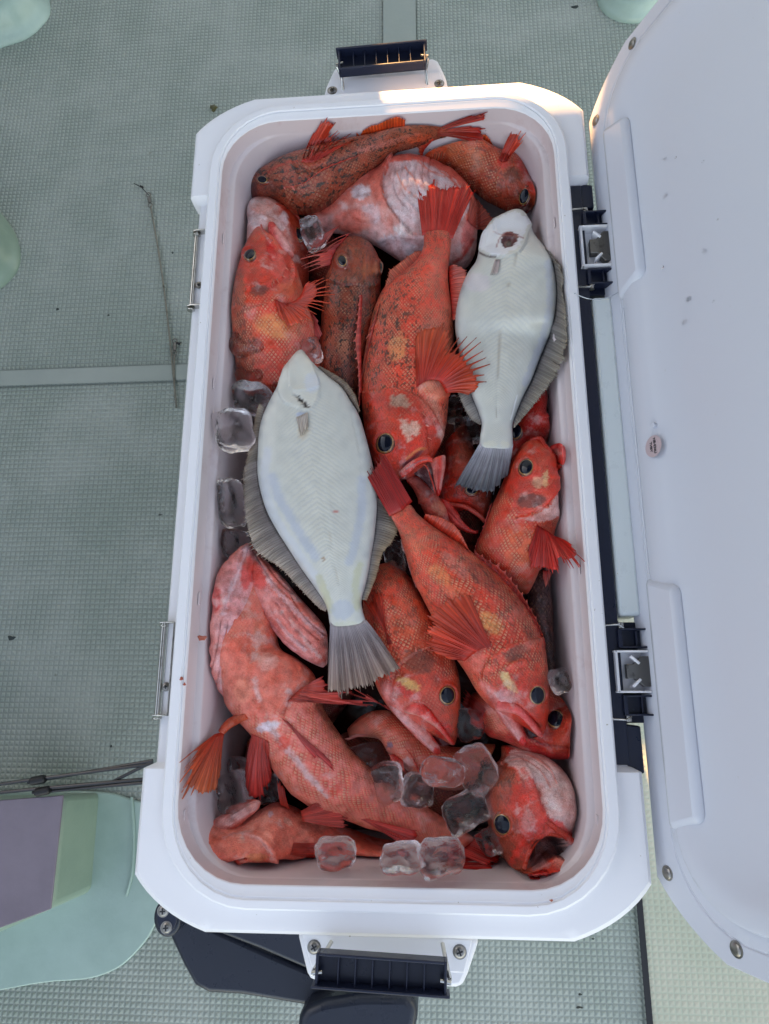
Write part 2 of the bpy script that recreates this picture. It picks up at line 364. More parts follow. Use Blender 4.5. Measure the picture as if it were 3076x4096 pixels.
def grip(corners_u, zg, flip, wires):
    """navy ribbed grip seen from its open back; corners_u: TL,TR,BR,BL in overview pixels at height zg"""
    c4 = [Vector(PW(u,'U',zg)) for u in corners_u]; o = c4[3]; ex = (c4[2]-c4[3]); ey = (c4[0]-c4[3]); L = ex.length; H = ey.length
    ex.normalize(); ez = ex.cross(ey).normalized(); ey = ez.cross(ex); M = Matrix((ex,ey,ez)).transposed().to_4x4(); M.translation = o
    bm = bmesh.new(); t = .0022
    add_box(bm, (L/2,H/2,-.010), (L,H,t))
    e = .0035
    add_box(bm, (L/2,H-t/2 if flip else t/2,-.004), (L+2*e,t,.014)); add_box(bm, (L/2, t/2 if flip else H-t/2,-.005), (L-.002,t,.012))
    for x in (0.0,L): add_box(bm, (x,H/2,-.005), (t,H,.012))
    g = finish_m(bm, 'grip', NAVY, ck, M, .0007)
    bm = bmesh.new()
    for k in range(1,7): add_box(bm, (L*(.03+k*.94/7),H/2,-.0060), (.0012,H-.004,.0075))
    finish_m(bm, 'rib', NAVY, g, M, .0003)
    for k in (0,1):
        x = L*(.04 if k == 0 else .96); x2 = -.004 if k == 0 else L+.004
        pt = M @ Vector((x,H*.42,-.003)); pe = M @ Vector((x2,H*.36,-.003)); w0, w1 = [Vector(PW(q[:2],'U',q[2])) for q in wires[k]]
        tube('bail_wire', STEEL, ck, [pt, pe, pe.lerp(w0,.15), w0, w1], .0017, 10, False)
def finish_m(bm, name, mt, parent, M, bev):
    bmesh.ops.transform(bm, matrix=M, verts=bm.verts); return finish(bm, name, mt, parent, bev)
grip([(724,108),(922,88),(918,133),(733,150)], .405, True, [((738,166,.392),(741,196,.384)),((920,150,.392),(923,184,.384))])
grip([(699,2060),(946,2078),(962,2155),(682,2134)], .418, False, [((702,2058,.397),(716,2034,.387)),((962,2072,.397),(956,2038,.387))])
# recess details on the bow end plate
# ---- right side: navy hinge strip, white hinge bar, latches, lid
LX, LZ, LT = 0.2231, 0.3816, 1.1223
def lidray(u):            # pixel -> (s, y) on the lid's inner plane
    d = ray(u,'U'); n = np.array([-math.sin(LT),0,math.cos(LT)]); o = np.array([LX,0,LZ])
    t = ((o-CAM)@n)/(d@n); p = CAM+d*t; return ((p-o)@np.array([math.cos(LT),0,math.sin(LT)]), p[1])
LM = Matrix(((math.cos(LT),0,-math.sin(LT)),(0,1,0),(math.sin(LT),0,math.cos(LT)))).to_4x4(); LM.translation = Vector((LX,0,LZ))   # local: x=s, y, z=inner normal
xr = RAX+.0012
bm = bmesh.new(); add_box(bm, (xr+.0065,0,.383), (.013,2*NOT-.010,.018)); finish(bm, 'hinge_strip', NAVY, ck, .001)
# lid shell
lid_e = thing('lid','','',(0,0,0)); 
bm = bmesh.new()
LW = .432; 
def lloop(x0,x1,ay,z,rx,ry,bulge,m=8):
    cx, hx = (x0+x1)/2, (x1-x0)/2; pts = []
    for sx_, sy_, rev in ((1,1,False),(-1,1,True),(-1,-1,False),(1,-1,True)):
        c = []
        for k in range(m):
            t = k/(m-1); lx, ly = hx-rx*t, ay-ry*(1-t)
            ex, ey = hx-rx+rx*math.cos(t*math.pi/2), ay-ry+ry*math.sin(t*math.pi/2)
            c.append((cx+sx_*(lx+(ex-lx)*bulge), sy_*(ly+(ey-ly)*bulge), z))
        pts += c[::-1] if rev else c
    return pts
for v in (ck,): pass
lb = .35
L = [lloop(.05,LW-.05,B_-.05,-.062,.05,.05,.6), lloop(.02,LW-.02,B_-.02,-.058,.06,.05,.5), lloop(.001,LW,B_,-.030,.064,.044,lb), lloop(0,LW,B_,-.003,.064,.044,lb),
     lloop(.0015,LW-.0015,B_-.0015,0.0,.064,.044,lb), lloop(.022,LW-.022,B_-.018,0.0,.062,.062,.9), lloop(.0225,LW-.0225,B_-.0185,-.0012,.062,.062,.9), lloop(.024,LW-.024,B_-.020,0.0003,.062,.062,.9),
     lloop(.033,LW-.033,B_-.030,0.0006,.060,.060,1), lloop(.0355,LW-.0355,B_-.033,.0080,.060,.060,1), lloop(.039,LW-.039,B_-.036,.0096,.058,.058,1),
     lloop(.052,LW-.052,B_-.050,.0096,.052,.052,1), lloop(.060,LW-.060,B_-.058,.0060,.050,.050,1), lloop(.085,LW-.085,B_-.085,.0015,.045,.045,1), lloop(.10,LW-.10,B_-.10,.0012,.045,.045,1)]
R = bridge(bm, L, True); bm.faces.new(R[0][::-1])
bmesh.ops.transform(bm, matrix=LM, verts=bm.verts)
COL.objects.unlink(lid_e); bpy.data.objects.remove(lid_e)
lid = finish(bm, 'lid', LIDM, ck, .0006, 2, sharp=32); lid['label'] = 'open white lid leaning back on the right hinges'
SUBP[lid.name] = 2
# hinge side ridge blocks
def lidblock(name, y0, y1, x0, x1, h, mt=LIDM, bev=.006):
    bm = bmesh.new(); e = .012; prism(bm, [(x0,y0),(x1,y0+e),(x1,y1-e),(x0,y1)], .0, h); return finish_m(bm, name, mt, lid, LM, bev)
for (ua, ub, uc) in (((1360,640),(1390,655),(1340,235)),):
    pass
s_a, y_a = lidray((1362,650)); s_b, y_b = lidray((1440,1242))
lidblock('ridge', y_a, B_-.085, .031, .066, .0125); lidblock('ridge', -B_+.085, y_b, .031, .066, .0125)
bm = bmesh.new()
for s_ in (.027,.0312): add_tube(bm, [(s_,y_a-.004,.0008),(s_,y_b+.004,.0008)], .0011, 8)
finish_m(bm, 'groove_bead', LIDM, lid, LM, 0)
for u in ((1366,94),(1287,260),(1442,1886),(1591,2051)):
    s_, y_ = lidray(u); screw(lid, LM @ Vector((s_,y_,0.0004)), LM.to_3x3() @ Vector((0,0,1)), .0046)
# oval mould sticker
lidz = lambda s: float(np.interp(s, [.033,.0355,.039,.052,.060,.085,.10], [.0006,.0080,.0096,.0096,.0060,.0015,.0012]))
s_, y_ = lidray((1431,967)); zs = lidz(s_-.011)+.0006; print('sticker s', s_, zs); bm = bmesh.new()
vs = [bm.verts.new((s_+.0098*math.cos(a), y_+.0098*math.sin(a), zs)) for a in [2*math.pi*k/32 for k in range(32)]]; bm.faces.new(vs)
sm, nt, b = mat('sticker_pinkish'); b.inputs['Base Color'].default_value = (0.50,0.38,0.40,1); b.inputs['Roughness'].default_value = .5
st = finish_m(bm, 'oval_sticker', sm, lid, LM, 0); st['label'] = 'small oval pinkish sticker with NB-E36U and THBY printed on it'
def text(body, size, M, name):
    cu = bpy.data.curves.new('t','FONT'); cu.body = body; cu.size = size; cu.align_x = 'CENTER'; cu.align_y = 'CENTER'; cu.extrude = .00005; cu.offset = size*.02
    t = bpy.data.objects.new('t', cu); COL.objects.link(t); dg = bpy.context.evaluated_depsgraph_get(); me = bpy.data.meshes.new_from_object(t.evaluated_get(dg))
    COL.objects.unlink(t); bpy.data.objects.remove(t); me.transform(M); me.materials.clear(); me.materials.append(BLACK)
    return me
M = LM @ Matrix.Translation((s_-.001+.0012,y_,.0028)) @ Matrix.Rotation(-math.pi/2,4,'Z')
me1 = text('NB-E36U', .0037, LM @ Matrix.Translation((s_+.0018,y_,zs+.0003)) @ Matrix.Rotation(-math.pi/2,4,'Z'), 'a')
me2 = text('THBY', .0037, LM @ Matrix.Translation((s_-.0026,y_,zs+.0003)) @ Matrix.Rotation(-math.pi/2,4,'Z'), 'b')
bm = bmesh.new(); bm.from_mesh(me1); bm.from_mesh(me2)
finish(bm, 'printed_text', BLACK, lid, 0)      # lettering printed on the sticker
s_, y_ = lidray((1427,921)); bm = bmesh.new(); add_tube(bm, [(s_,y_,lidz(s_)-.001),(s_,y_,lidz(s_-.003)+.0012)], .0026, 14); finish_m(bm, 'vent_plug', LIDM, lid, LM, .0005)
# pale hinge bar between the two latches, seen edge on between strip and lid
xb0, xb1 = xr+.0145, LX+.010
ybt = P2u((1300,640),.392)[1]; ybb = P2u((1380,1330),.392)[1]
bm = bmesh.new(); prism(bm, [(xb0,ybb),(xb0+.020,ybb),(xb0+.020,ybt),(xb0,ybt)], .345, .3915)
fr = finish(bm, 'hinge_bar', PALE, ck, .0035, 3)
# latches
def latch(ut, ub_):
    yt = P2u(ut,.392)[1]; yb = P2u(ub_,.392)[1]; h = yt-yb; x0 = xr+.0035
    X = lambda f: x0+f
    bm = bmesh.new(); add_box(bm, (x0+.016,(yt+yb)/2,.374), (.034,h+.002,.020)); finish(bm, 'latch_base', NAVY, ck, .001)
    for s, yy in ((1,yt-.014),(-1,yb+.014)):
        bm = bmesh.new(); add_box(bm, (x0+.019,yy,.3865), (.020,.0165,.004))
        for d in (-.0078,.0078): add_box(bm, (x0+.020,yy+d,.3905), (.024,.0016,.011))
        add_box(bm, (x0+.0095,yy,.3905), (.0035,.0165,.011)); add_box(bm, (x0+.024,yy,.3895), (.0015,.0155,.008))
        finish(bm, 'latch_lug', NAVY, ck, .0005)
        bm = bmesh.new(); add_tube(bm, [(x0+.0115,yy+s*.009,.3925),(x0+.0115,yy+s*.0135,.3925)], .0026, 12); finish(bm, 'pivot_pin', STEEL, ck)
    bm = bmesh.new(); m0 = yt-.0245; m1 = yb+.0245; ym = (m0+m1)/2; hh = m0-m1
    add_box(bm, (x0+.017,ym,.3855), (.028,hh,.003)); add_box(bm, (x0+.017,m0-.0009,.3920), (.029,.0018,.013)); add_box(bm, (x0+.017,m1+.0009,.3920), (.029,.0018,.013))
    add_box(bm, (x0+.0042,ym,.3920), (.0024,hh,.013))
    f = finish(bm, 'latch_frame', WHITE, ck, .0006)
    for s in (1,-1):
        bm = bmesh.new(); add_box(bm, (x0+.0200,ym+s*hh*.27,.3935), (.0095,.0022,.010), Matrix.Rotation(s*-.75,3,'Z')); finish(bm, 'fin_rib', WHITE, f, .0005)
    bm = bmesh.new(); prism(bm, [(x0+.0125,ym-hh*.17),(x0+.019,ym-hh*.17),(x0+.0265,ym-hh*.36),(x0+.032,ym-hh*.36),(x0+.032,ym+hh*.36),(x0+.0265,ym+hh*.36),(x0+.019,ym+hh*.17),(x0+.0125,ym+hh*.17)], .3885, .3965)
    finish(bm, 'latch_spring', DSTEEL, ck, .0006)
    # wire clips
    for s, yy in ((1,yt-.002),(-1,yb+.002)):
        tube('clip_wire', STEEL, ck, [(x0-.0040,yy-s*.032,.3945),(x0-.0040,yy-s*.004,.3945),(x0-.002,yy-.0005*s,.3950),(x0+.0090,yy,.3950),(x0+.0135,yy-s*.003,.3945)], .00085, 8, False)
latch((1240,452),(1250,628)); latch((1308,1345),(1325,1560))
for ua, ub_ in (((1240,402),(1243,450)),((1320,1568),(1330,1668))):
    yt = P2u(ua,.388)[1]; yb = P2u(ub_,.388)[1]; bm = bmesh.new(); x0 = xr+.003
    prism(bm, [(x0,yb),(x0+.0225,yb-.001),(x0+.0225,yt),(x0,yt+.002)], .365, .389); finish(bm, 'end_cap', NAVY, ck, .0015)
# fishing line loop caught on the hinge
LINEM, nt, b = mat('clear_line'); b.inputs['Base Color'].default_value = (.7,.75,.8,1); b.inputs['Roughness'].default_value = .2; b.inputs['Transmission Weight'].default_value = .5
o = tube('fishing_line', LINEM, None, [P2u((1240,634),.408),P2u((1275,646),.405),P2u((1310,643),.402),P2u((1338,628),.400),P2u((1345,600),.402)], .0005, 6)
tag(o, 'thin clear fishing line curling over the white rim beside the upper latch', 'fishing line')
# ---- carry arm under the stern end
def armpoly(us, z0, z1, name, mt, bev=.004):
    bm = bmesh.new(); prism(bm, [tuple(P2u(u,z1)[:2]) for u in us], z0, z1); return finish(bm, name, mt, ck, bev, 3, sharp=30)
armpoly([(395,1975),(470,2010),(600,2068),(720,2118),(880,2140),(892,2160),(880,2185),(840,2190),(770,2190),(640,2170),(520,2150),(450,2146),(420,2130),(395,2085),(360,2010)], .20, .235, 'arm_outer', NAVYD, .006)
armpoly([(430,1990),(640,2010),(720,2030),(880,2100),(880,2130),(700,2110),(560,2050),(455,2010)], .235, .262, 'arm_inner', NAVYD, .006)
armpoly([(640,2240),(644,2200),(660,2178),(700,2162),(780,2150),(880,2150),(905,2180),(895,2240)], .225, .268, 'arm_foot', NAVYD, .008)
armpoly([(600,2005),(720,2030),(960,2085),(900,2100),(700,2075)], .20, .236, 'arm_brace', NAVYD, .005)
hub = [(360+30*math.cos(a), 1985+42*math.sin(a)) for a in [2*math.pi*k/28 for k in range(28)]]
armpoly(hub, .21, .275, 'arm_hub', NAVYD, .004); armpoly([(360+22*math.cos(a), 1983+33*math.sin(a)) for a in [2*math.pi*k/28 for k in range(28)]], .27, .279, 'hub_cap', NAVY, .0015)
for u in ((352,1968),(359,2004)): screw(ck, P2u(u,.2795), (0,0,1), .0048)
# ---------------------------------------------------------------- fish materials
def fishmat(name, scale=1/0.0027, coat=.32, rough=.36):
    m, nt, b = mat(name); at = N(nt,'ShaderNodeAttribute', attribute_name='col'); am = N(nt,'ShaderNodeAttribute', attribute_name='mot')
    uv = N(nt,'ShaderNodeUVMap', uv_map='uv').outputs[0]; p = geo(nt); col, sc, mo = at.outputs['Color'], at.outputs['Alpha'], am.outputs['Fac']
    nz = N(nt,'ShaderNodeTexNoise', i_Scale=120.0, i_Detail=2.0); nt.links.new(uv, nz.inputs['Vector'])
    wv = N(nt,'ShaderNodeVectorMath', operation='MULTIPLY_ADD'); nt.links.new(nz.outputs['Color'], wv.inputs[0]); wv.inputs[1].default_value = (.0024,.0024,0); nt.links.new(uv, wv.inputs[2])
    s = N(nt,'ShaderNodeSeparateXYZ', i_0=wv.outputs[0]); u, v = s.outputs[0], s.outputs[1]
    def cell(x): f = M2(nt,'FRACT', M2(nt,'MULTIPLY', x, scale)); return M2(nt,'MINIMUM', f, M2(nt,'SUBTRACT', 1.0, f))
    us = M2(nt,'MULTIPLY', u, .62); vs = M2(nt,'MULTIPLY', v, .85)
    fr_ = lambda x: M2(nt,'FRACT', M2(nt,'MULTIPLY', x, scale))
    grad = M2(nt,'MULTIPLY', M2(nt,'ADD', fr_(M2(nt,'ADD',us,vs)), fr_(M2(nt,'SUBTRACT',us,vs))), .5)      # 0 at the root of a scale .. 1 at its free edge
    d = M2(nt,'MINIMUM', cell(M2(nt,'ADD',us,vs)), cell(M2(nt,'SUBTRACT',us,vs)))      # 0 on the scale edges .. 0.5 in the middle
    cen = M2(nt,'MULTIPLY', sstep(nt, d, .05, .26), sstep(nt, grad, .95, .15, .15, 1.0))
    n_big = noise(nt, p, 28, 4, .6); n_mid = noise(nt, p, 110, 4, .65); n_fine = noise(nt, p, 700, 3, .6)
    # patchy strength of the scale pattern
    scm = M2(nt,'MULTIPLY', sc, sstep(nt, n_mid, .32, .62, .12, .95))
    c = mixc(nt, sstep(nt, n_big, .35, .66, 0, .65), col, mixc(nt, 1.0, col, (0.96,0.50,0.42), 'MULTIPLY'))
    c = mixc(nt, sstep(nt, n_mid, .48, .68, 0, .42), c, mixc(nt, 1.0, c, (0.62,0.34,0.30), 'MULTIPLY'))
    n_pl = noise(nt, p, 46, 5, .62); n_or = N(nt,'ShaderNodeTexNoise', i_Scale=34.0, i_Detail=4.0); nt.links.new(p, n_or.inputs['Vector'])
    c = mixc(nt, M2(nt,'MULTIPLY', sstep(nt, n_pl, .55, .68), M2(nt,'SUBTRACT', .50, M2(nt,'MULTIPLY', M2(nt,'ADD', mo, M2(nt,'MULTIPLY', sc, .35)), .5))), c, (0.80,0.60,0.58))
    c = mixc(nt, sstep(nt, n_or.outputs[0], .52, .66, 0, .45), c, mixc(nt, .5, c, (0.80,0.11,0.05)))
    dark = mixc(nt, 1.0, c, (0.92,0.48,0.38), 'MULTIPLY'); lite = mixc(nt, sstep(nt, n_mid, .36, .64, .18, .68), c, (0.88,0.52,0.30))
    c = mixc(nt, scm, c, mixc(nt, cen, dark, lite))
    # fine speckle of bare skin
    c = mixc(nt, M2(nt,'MULTIPLY', M2(nt,'SUBTRACT',1.0,sc), sstep(nt, n_fine, .40, .70, 0, .45)), c, mixc(nt, 1.0, c, (0.74,0.58,0.55), 'MULTIPLY'))
    vo = N(nt,'ShaderNodeTexVoronoi', feature='F1', i_Scale=760.0); nt.links.new(p, vo.inputs['Vector']); gr = sstep(nt, vo.outputs['Distance'], .1, .6); bare = M2(nt,'SUBTRACT', 1.0, sc)
    c = mixc(nt, M2(nt,'MULTIPLY', M2(nt,'MULTIPLY', bare, gr), sstep(nt, n_mid, .35, .6, .10, .5)), c, mixc(nt, 1.0, c, (0.78,0.58,0.55), 'MULTIPLY'))
    # dark mottling
    mp = N(nt,'ShaderNodeMapping', vector_type='POINT'); nt.links.new(wv.outputs[0], mp.inputs[0]); mp.inputs['Scale'].default_value = (1,1.6,1)
    k1 = noise(nt, mp.outputs[0], 230, 3, .6); k2 = noise(nt, mp.outputs[0], 60, 3, .6)
    thr = M2(nt,'ADD', k1, M2(nt,'MULTIPLY', M2(nt,'SUBTRACT', k2, .5), .55))
    c = mixc(nt, M2(nt,'MULTIPLY', sstep(nt, thr, .535, .60), mo), c, (0.040,0.013,0.008))
    c = mixc(nt, M2(nt,'MULTIPLY', sstep(nt, k2, .40, .65, 0, .16), mo), c, (0.07,0.03,0.018))
    nt.links.new(c, b.inputs['Base Color'])
    h = M2(nt,'ADD', M2(nt,'MULTIPLY', M2(nt,'MULTIPLY', cen, scm), .8), M2(nt,'SUBTRACT', M2(nt,'ADD', M2(nt,'MULTIPLY', n_fine, .35), M2(nt,'MULTIPLY', n_mid, .9)), M2(nt,'MULTIPLY', M2(nt,'MULTIPLY', gr, bare), .45)))
    bn = bump(nt, h, .70, .0011); nt.links.new(bn, b.inputs['Normal']); nt.links.new(bump(nt, M2(nt,'ADD', h, M2(nt,'MULTIPLY', n_mid, 1.2)), .45, .0011), b.inputs['Coat Normal'])
    nt.links.new(sstep(nt, n_mid, .3, .7, rough-.10, rough+.14), b.inputs['Roughness'])
    b.inputs['Coat Weight'].default_value = coat; b.inputs['Coat Roughness'].default_value = .07
    b.inputs['Specular IOR Level'].default_value = .38; b.inputs['Subsurface Weight'].default_value = .06; b.inputs['Subsurface Radius'].default_value = (.004,.0012,.0008); b.inputs['Subsurface Scale'].default_value = 1.0
    return m
SKIN = fishmat('rockfish_skin')
def finmat(name, transl=.28):
    m, nt, b = mat(name); at = N(nt,'ShaderNodeAttribute', attribute_name='col'); uv = N(nt,'ShaderNodeUVMap', uv_map='uv').outputs[0]
    s = N(nt,'ShaderNodeSeparateXYZ', i_0=uv); f = M2(nt,'FRACT', s.outputs[0]); r = M2(nt,'ABSOLUTE', M2(nt,'SUBTRACT', f, .5))
    ray_ = sstep(nt, r, .26, .44); n1 = noise(nt, geo(nt), 60, 4, .6); n2 = noise(nt, geo(nt), 400, 3)
    c = at.outputs['Color']; c = mixc(nt, sstep(nt, n1, .42, .7, 0, .30), c, mixc(nt, 1.0, c, (0.6,0.5,0.5), 'MULTIPLY'))
    c = mixc(nt, M2(nt,'MULTIPLY', ray_, .6), mixc(nt, 1.0, c, (0.90,0.80,0.80), 'MULTIPLY'), mixc(nt, .6, c, mixc(nt, 1.0, c, (1.5,1.5,1.4), 'MULTIPLY')))
    nt.links.new(c, b.inputs['Base Color']); b.inputs['Roughness'].default_value = .38; b.inputs['Coat Weight'].default_value = .4; b.inputs['Coat Roughness'].default_value = .2
    nt.links.new(bump(nt, M2(nt,'ADD', ray_, M2(nt,'MULTIPLY', n2, .4)), .5, .0008), b.inputs['Normal'])
    tr = nt.nodes.new('ShaderNodeBsdfTranslucent'); nt.links.new(c, tr.inputs[0]); mx = nt.nodes.new('ShaderNodeMixShader'); mx.inputs[0].default_value = transl
    tp = nt.nodes.new('ShaderNodeBsdfTransparent'); m3 = nt.nodes.new('ShaderNodeMixShader')
    nt.links.new(b.outputs[0], mx.inputs[1]); nt.links.new(tr.outputs[0], mx.inputs[2])
    nt.links.new(M2(nt,'MULTIPLY', M2(nt,'SUBTRACT',1.0,ray_), at.outputs['Alpha']), m3.inputs[0]); nt.links.new(mx.outputs[0], m3.inputs[1]); nt.links.new(tp.outputs[0], m3.inputs[2])
    nt.links.new(m3.outputs[0], nt.nodes['Material Output'].inputs[0]); return m
FIN = finmat('fin_membrane')
def flatmat(name):
    m, nt, b = mat(name); at = N(nt,'ShaderNodeAttribute', attribute_name='col'); uv = N(nt,'ShaderNodeUVMap', uv_map='uv').outputs[0]; p = geo(nt)
    s = N(nt,'ShaderNodeSeparateXYZ', i_0=uv); u, v = s.outputs[0], s.outputs[1]; n1 = noise(nt, p, 220, 4, .65); n2 = noise(nt, p, 40, 4, .6); n3 = noise(nt, p, 900, 2)
    av = M2(nt,'ABSOLUTE', v); arg = M2(nt,'ADD', M2(nt,'MULTIPLY', M2(nt,'SUBTRACT', u, M2(nt,'MULTIPLY', av, .75)), 2*math.pi/.0040), M2(nt,'MULTIPLY', n1, 7.0))
    ch = M2(nt,'SINE', arg); att = sstep(nt, av, .004, .030, 1.0, 0.15); att = M2(nt,'MULTIPLY', att, at.outputs['Alpha'])
    c = at.outputs['Color']; c = mixc(nt, M2(nt,'MULTIPLY', sstep(nt, ch, -1, 0.1, 1, 0), M2(nt,'MULTIPLY', att, .20)), c, (0.33,0.38,0.46))
    c = mixc(nt, sstep(nt, n2, .42, .80, 0, .30), c, mixc(nt, 1.0, c, (0.80,0.84,0.94), 'MULTIPLY')); c = mixc(nt, sstep(nt, n1, .60, .72, 0, .16), c, (0.55,0.45,0.32))
    nt.links.new(c, b.inputs['Base Color'])
    h = M2(nt,'ADD', M2(nt,'MULTIPLY', M2(nt,'MULTIPLY', ch, att), .14), M2(nt,'ADD', M2(nt,'MULTIPLY', n1, .45), M2(nt,'MULTIPLY', n3, .2)))
    nt.links.new(bump(nt, h, .5, .0010), b.inputs['Normal']); b.inputs['Roughness'].default_value = .36
    b.inputs['Coat Weight'].default_value = .3; b.inputs['Coat Roughness'].default_value = .2; b.inputs['Subsurface Weight'].default_value = .15; b.inputs['Subsurface Radius'].default_value = (.003,.002,.0018); b.inputs['Subsurface Scale'].default_value = 1.0
    return m
FLAT = flatmat('flounder_skin')
m, nt, b = mat('eye_pupil'); b.inputs['Base Color'].default_value = (0.004,0.006,0.014,1); b.inputs['Roughness'].default_value = .05; b.inputs['Specular IOR Level'].default_value = .32; PUPIL = m
m, nt, b = mat('eye_iris'); at = N(nt,'ShaderNodeAttribute', attribute_name='col'); nt.links.new(mixc(nt, sstep(nt, noise(nt, geo(nt), 500, 3), .4, .7, 0, .5), at.outputs['Color'], (0.10,0.04,0.02)), b.inputs['Base Color'])
b.inputs['Roughness'].default_value = .18; b.inputs['Coat Weight'].default_value = 1; b.inputs['Coat Roughness'].default_value = .05; IRIS = m

# ---------------------------------------------------------------- lofted bodies
def cr(a, ts):                       # catmull-rom through rows of a at parameters ts (0..n-1)
    a = np.asarray(a, float); n = len(a); i = np.clip(np.floor(ts).astype(int), 0, n-2); t = (ts-i)[:,None]
    g = lambda k: a[np.clip(k,0,n-1)]
    p0, p1, p2, p3 = g(i-1), g(i), g(i+1), g(i+2)
    return 0.5*((2*p1)+(-p0+p2)*t+(2*p0-5*p1+4*p2-p3)*t*t+(-p0+3*p1-3*p2+p3)*t**3)
def seg_dist(X, Y, pts):
    best = np.full(X.shape, 1e9); side = np.zeros(X.shape); pts = np.array(smoothpath([(p[0],p[1],0) for p in pts], 5))[:,:2]
    for a, b in zip(pts, pts[1:]):
        d = b-a; L = d@d+1e-9; t = np.clip(((X-a[0])*d[0]+(Y-a[1])*d[1])/L, 0, 1); dx = X-(a[0]+t*d[0]); dy = Y-(a[1]+t*d[1])
        r = np.hypot(dx, dy); m = r < best; best = np.where(m, r, best); side = np.where(m, np.sign(d[0]*(Y-a[1])-d[1]*(X-a[0])), side)
    return best, side
def in_poly(X, Y, poly):
    c = np.zeros(X.shape, bool); n = len(poly)
    for i in range(n):
        x1, y1 = poly[i]; x2, y2 = poly[(i+1)%n]
        if y1 == y2: continue
        c ^= ((y1 > Y) != (y2 > Y)) & (X < (x2-x1)*(Y-y1)/(y2-y1)+x1)
    return c
ss = lambda x, a, b: (lambda t: t*t*(3-2*t))(np.clip((x-a)/(b-a), 0, 1))
def mask(X, Y, f):
    """feature masks in the tile's pixels: ('b',x,y,rx,ry,deg) blob  ('l',pts,w) line  ('p',poly,w) polygon"""
    if f[0] == 'b':
        _, x, y, rx, ry, dg = f[:6]; c, s = math.cos(math.radians(dg)), math.sin(math.radians(dg)); dx, dy = X-x, Y-y
        q = np.hypot((dx*c+dy*s)/rx, (-dx*s+dy*c)/ry); return 1-ss(q, .72, 1.08)
    if f[0] == 'l': d, _ = seg_dist(X, Y, f[1]); return 1-ss(d, f[2]*.3, f[2])
    if f[0] == 'p':
        d, _ = seg_dist(X, Y, list(f[1])+[f[1][0]]); return np.where(in_poly(X, Y, f[1]), 1.0, 0.0)*ss(d, 0, f[2])
LAST = {}
def surf(pt, tile, lim=7):              # the point of the fish's own skin seen at this pixel, or None
    ox, oy, k = TILES[tile]; x, y = ox+pt[0]*k, oy+pt[1]*k; d = (LAST['X']-x)**2+(LAST['Y']-y)**2; i = np.argmin(d)
    if d[i] > lim*lim: return None
    c = d < 60; i2 = np.where(c)[0]; return (LAST['V'][i2].mean(0)[2]-ZR)*1000 if len(i2) else (LAST['V'][i][2]-ZR)*1000, LAST['N'][i2].mean(0) if len(i2) else LAST['N'][i]
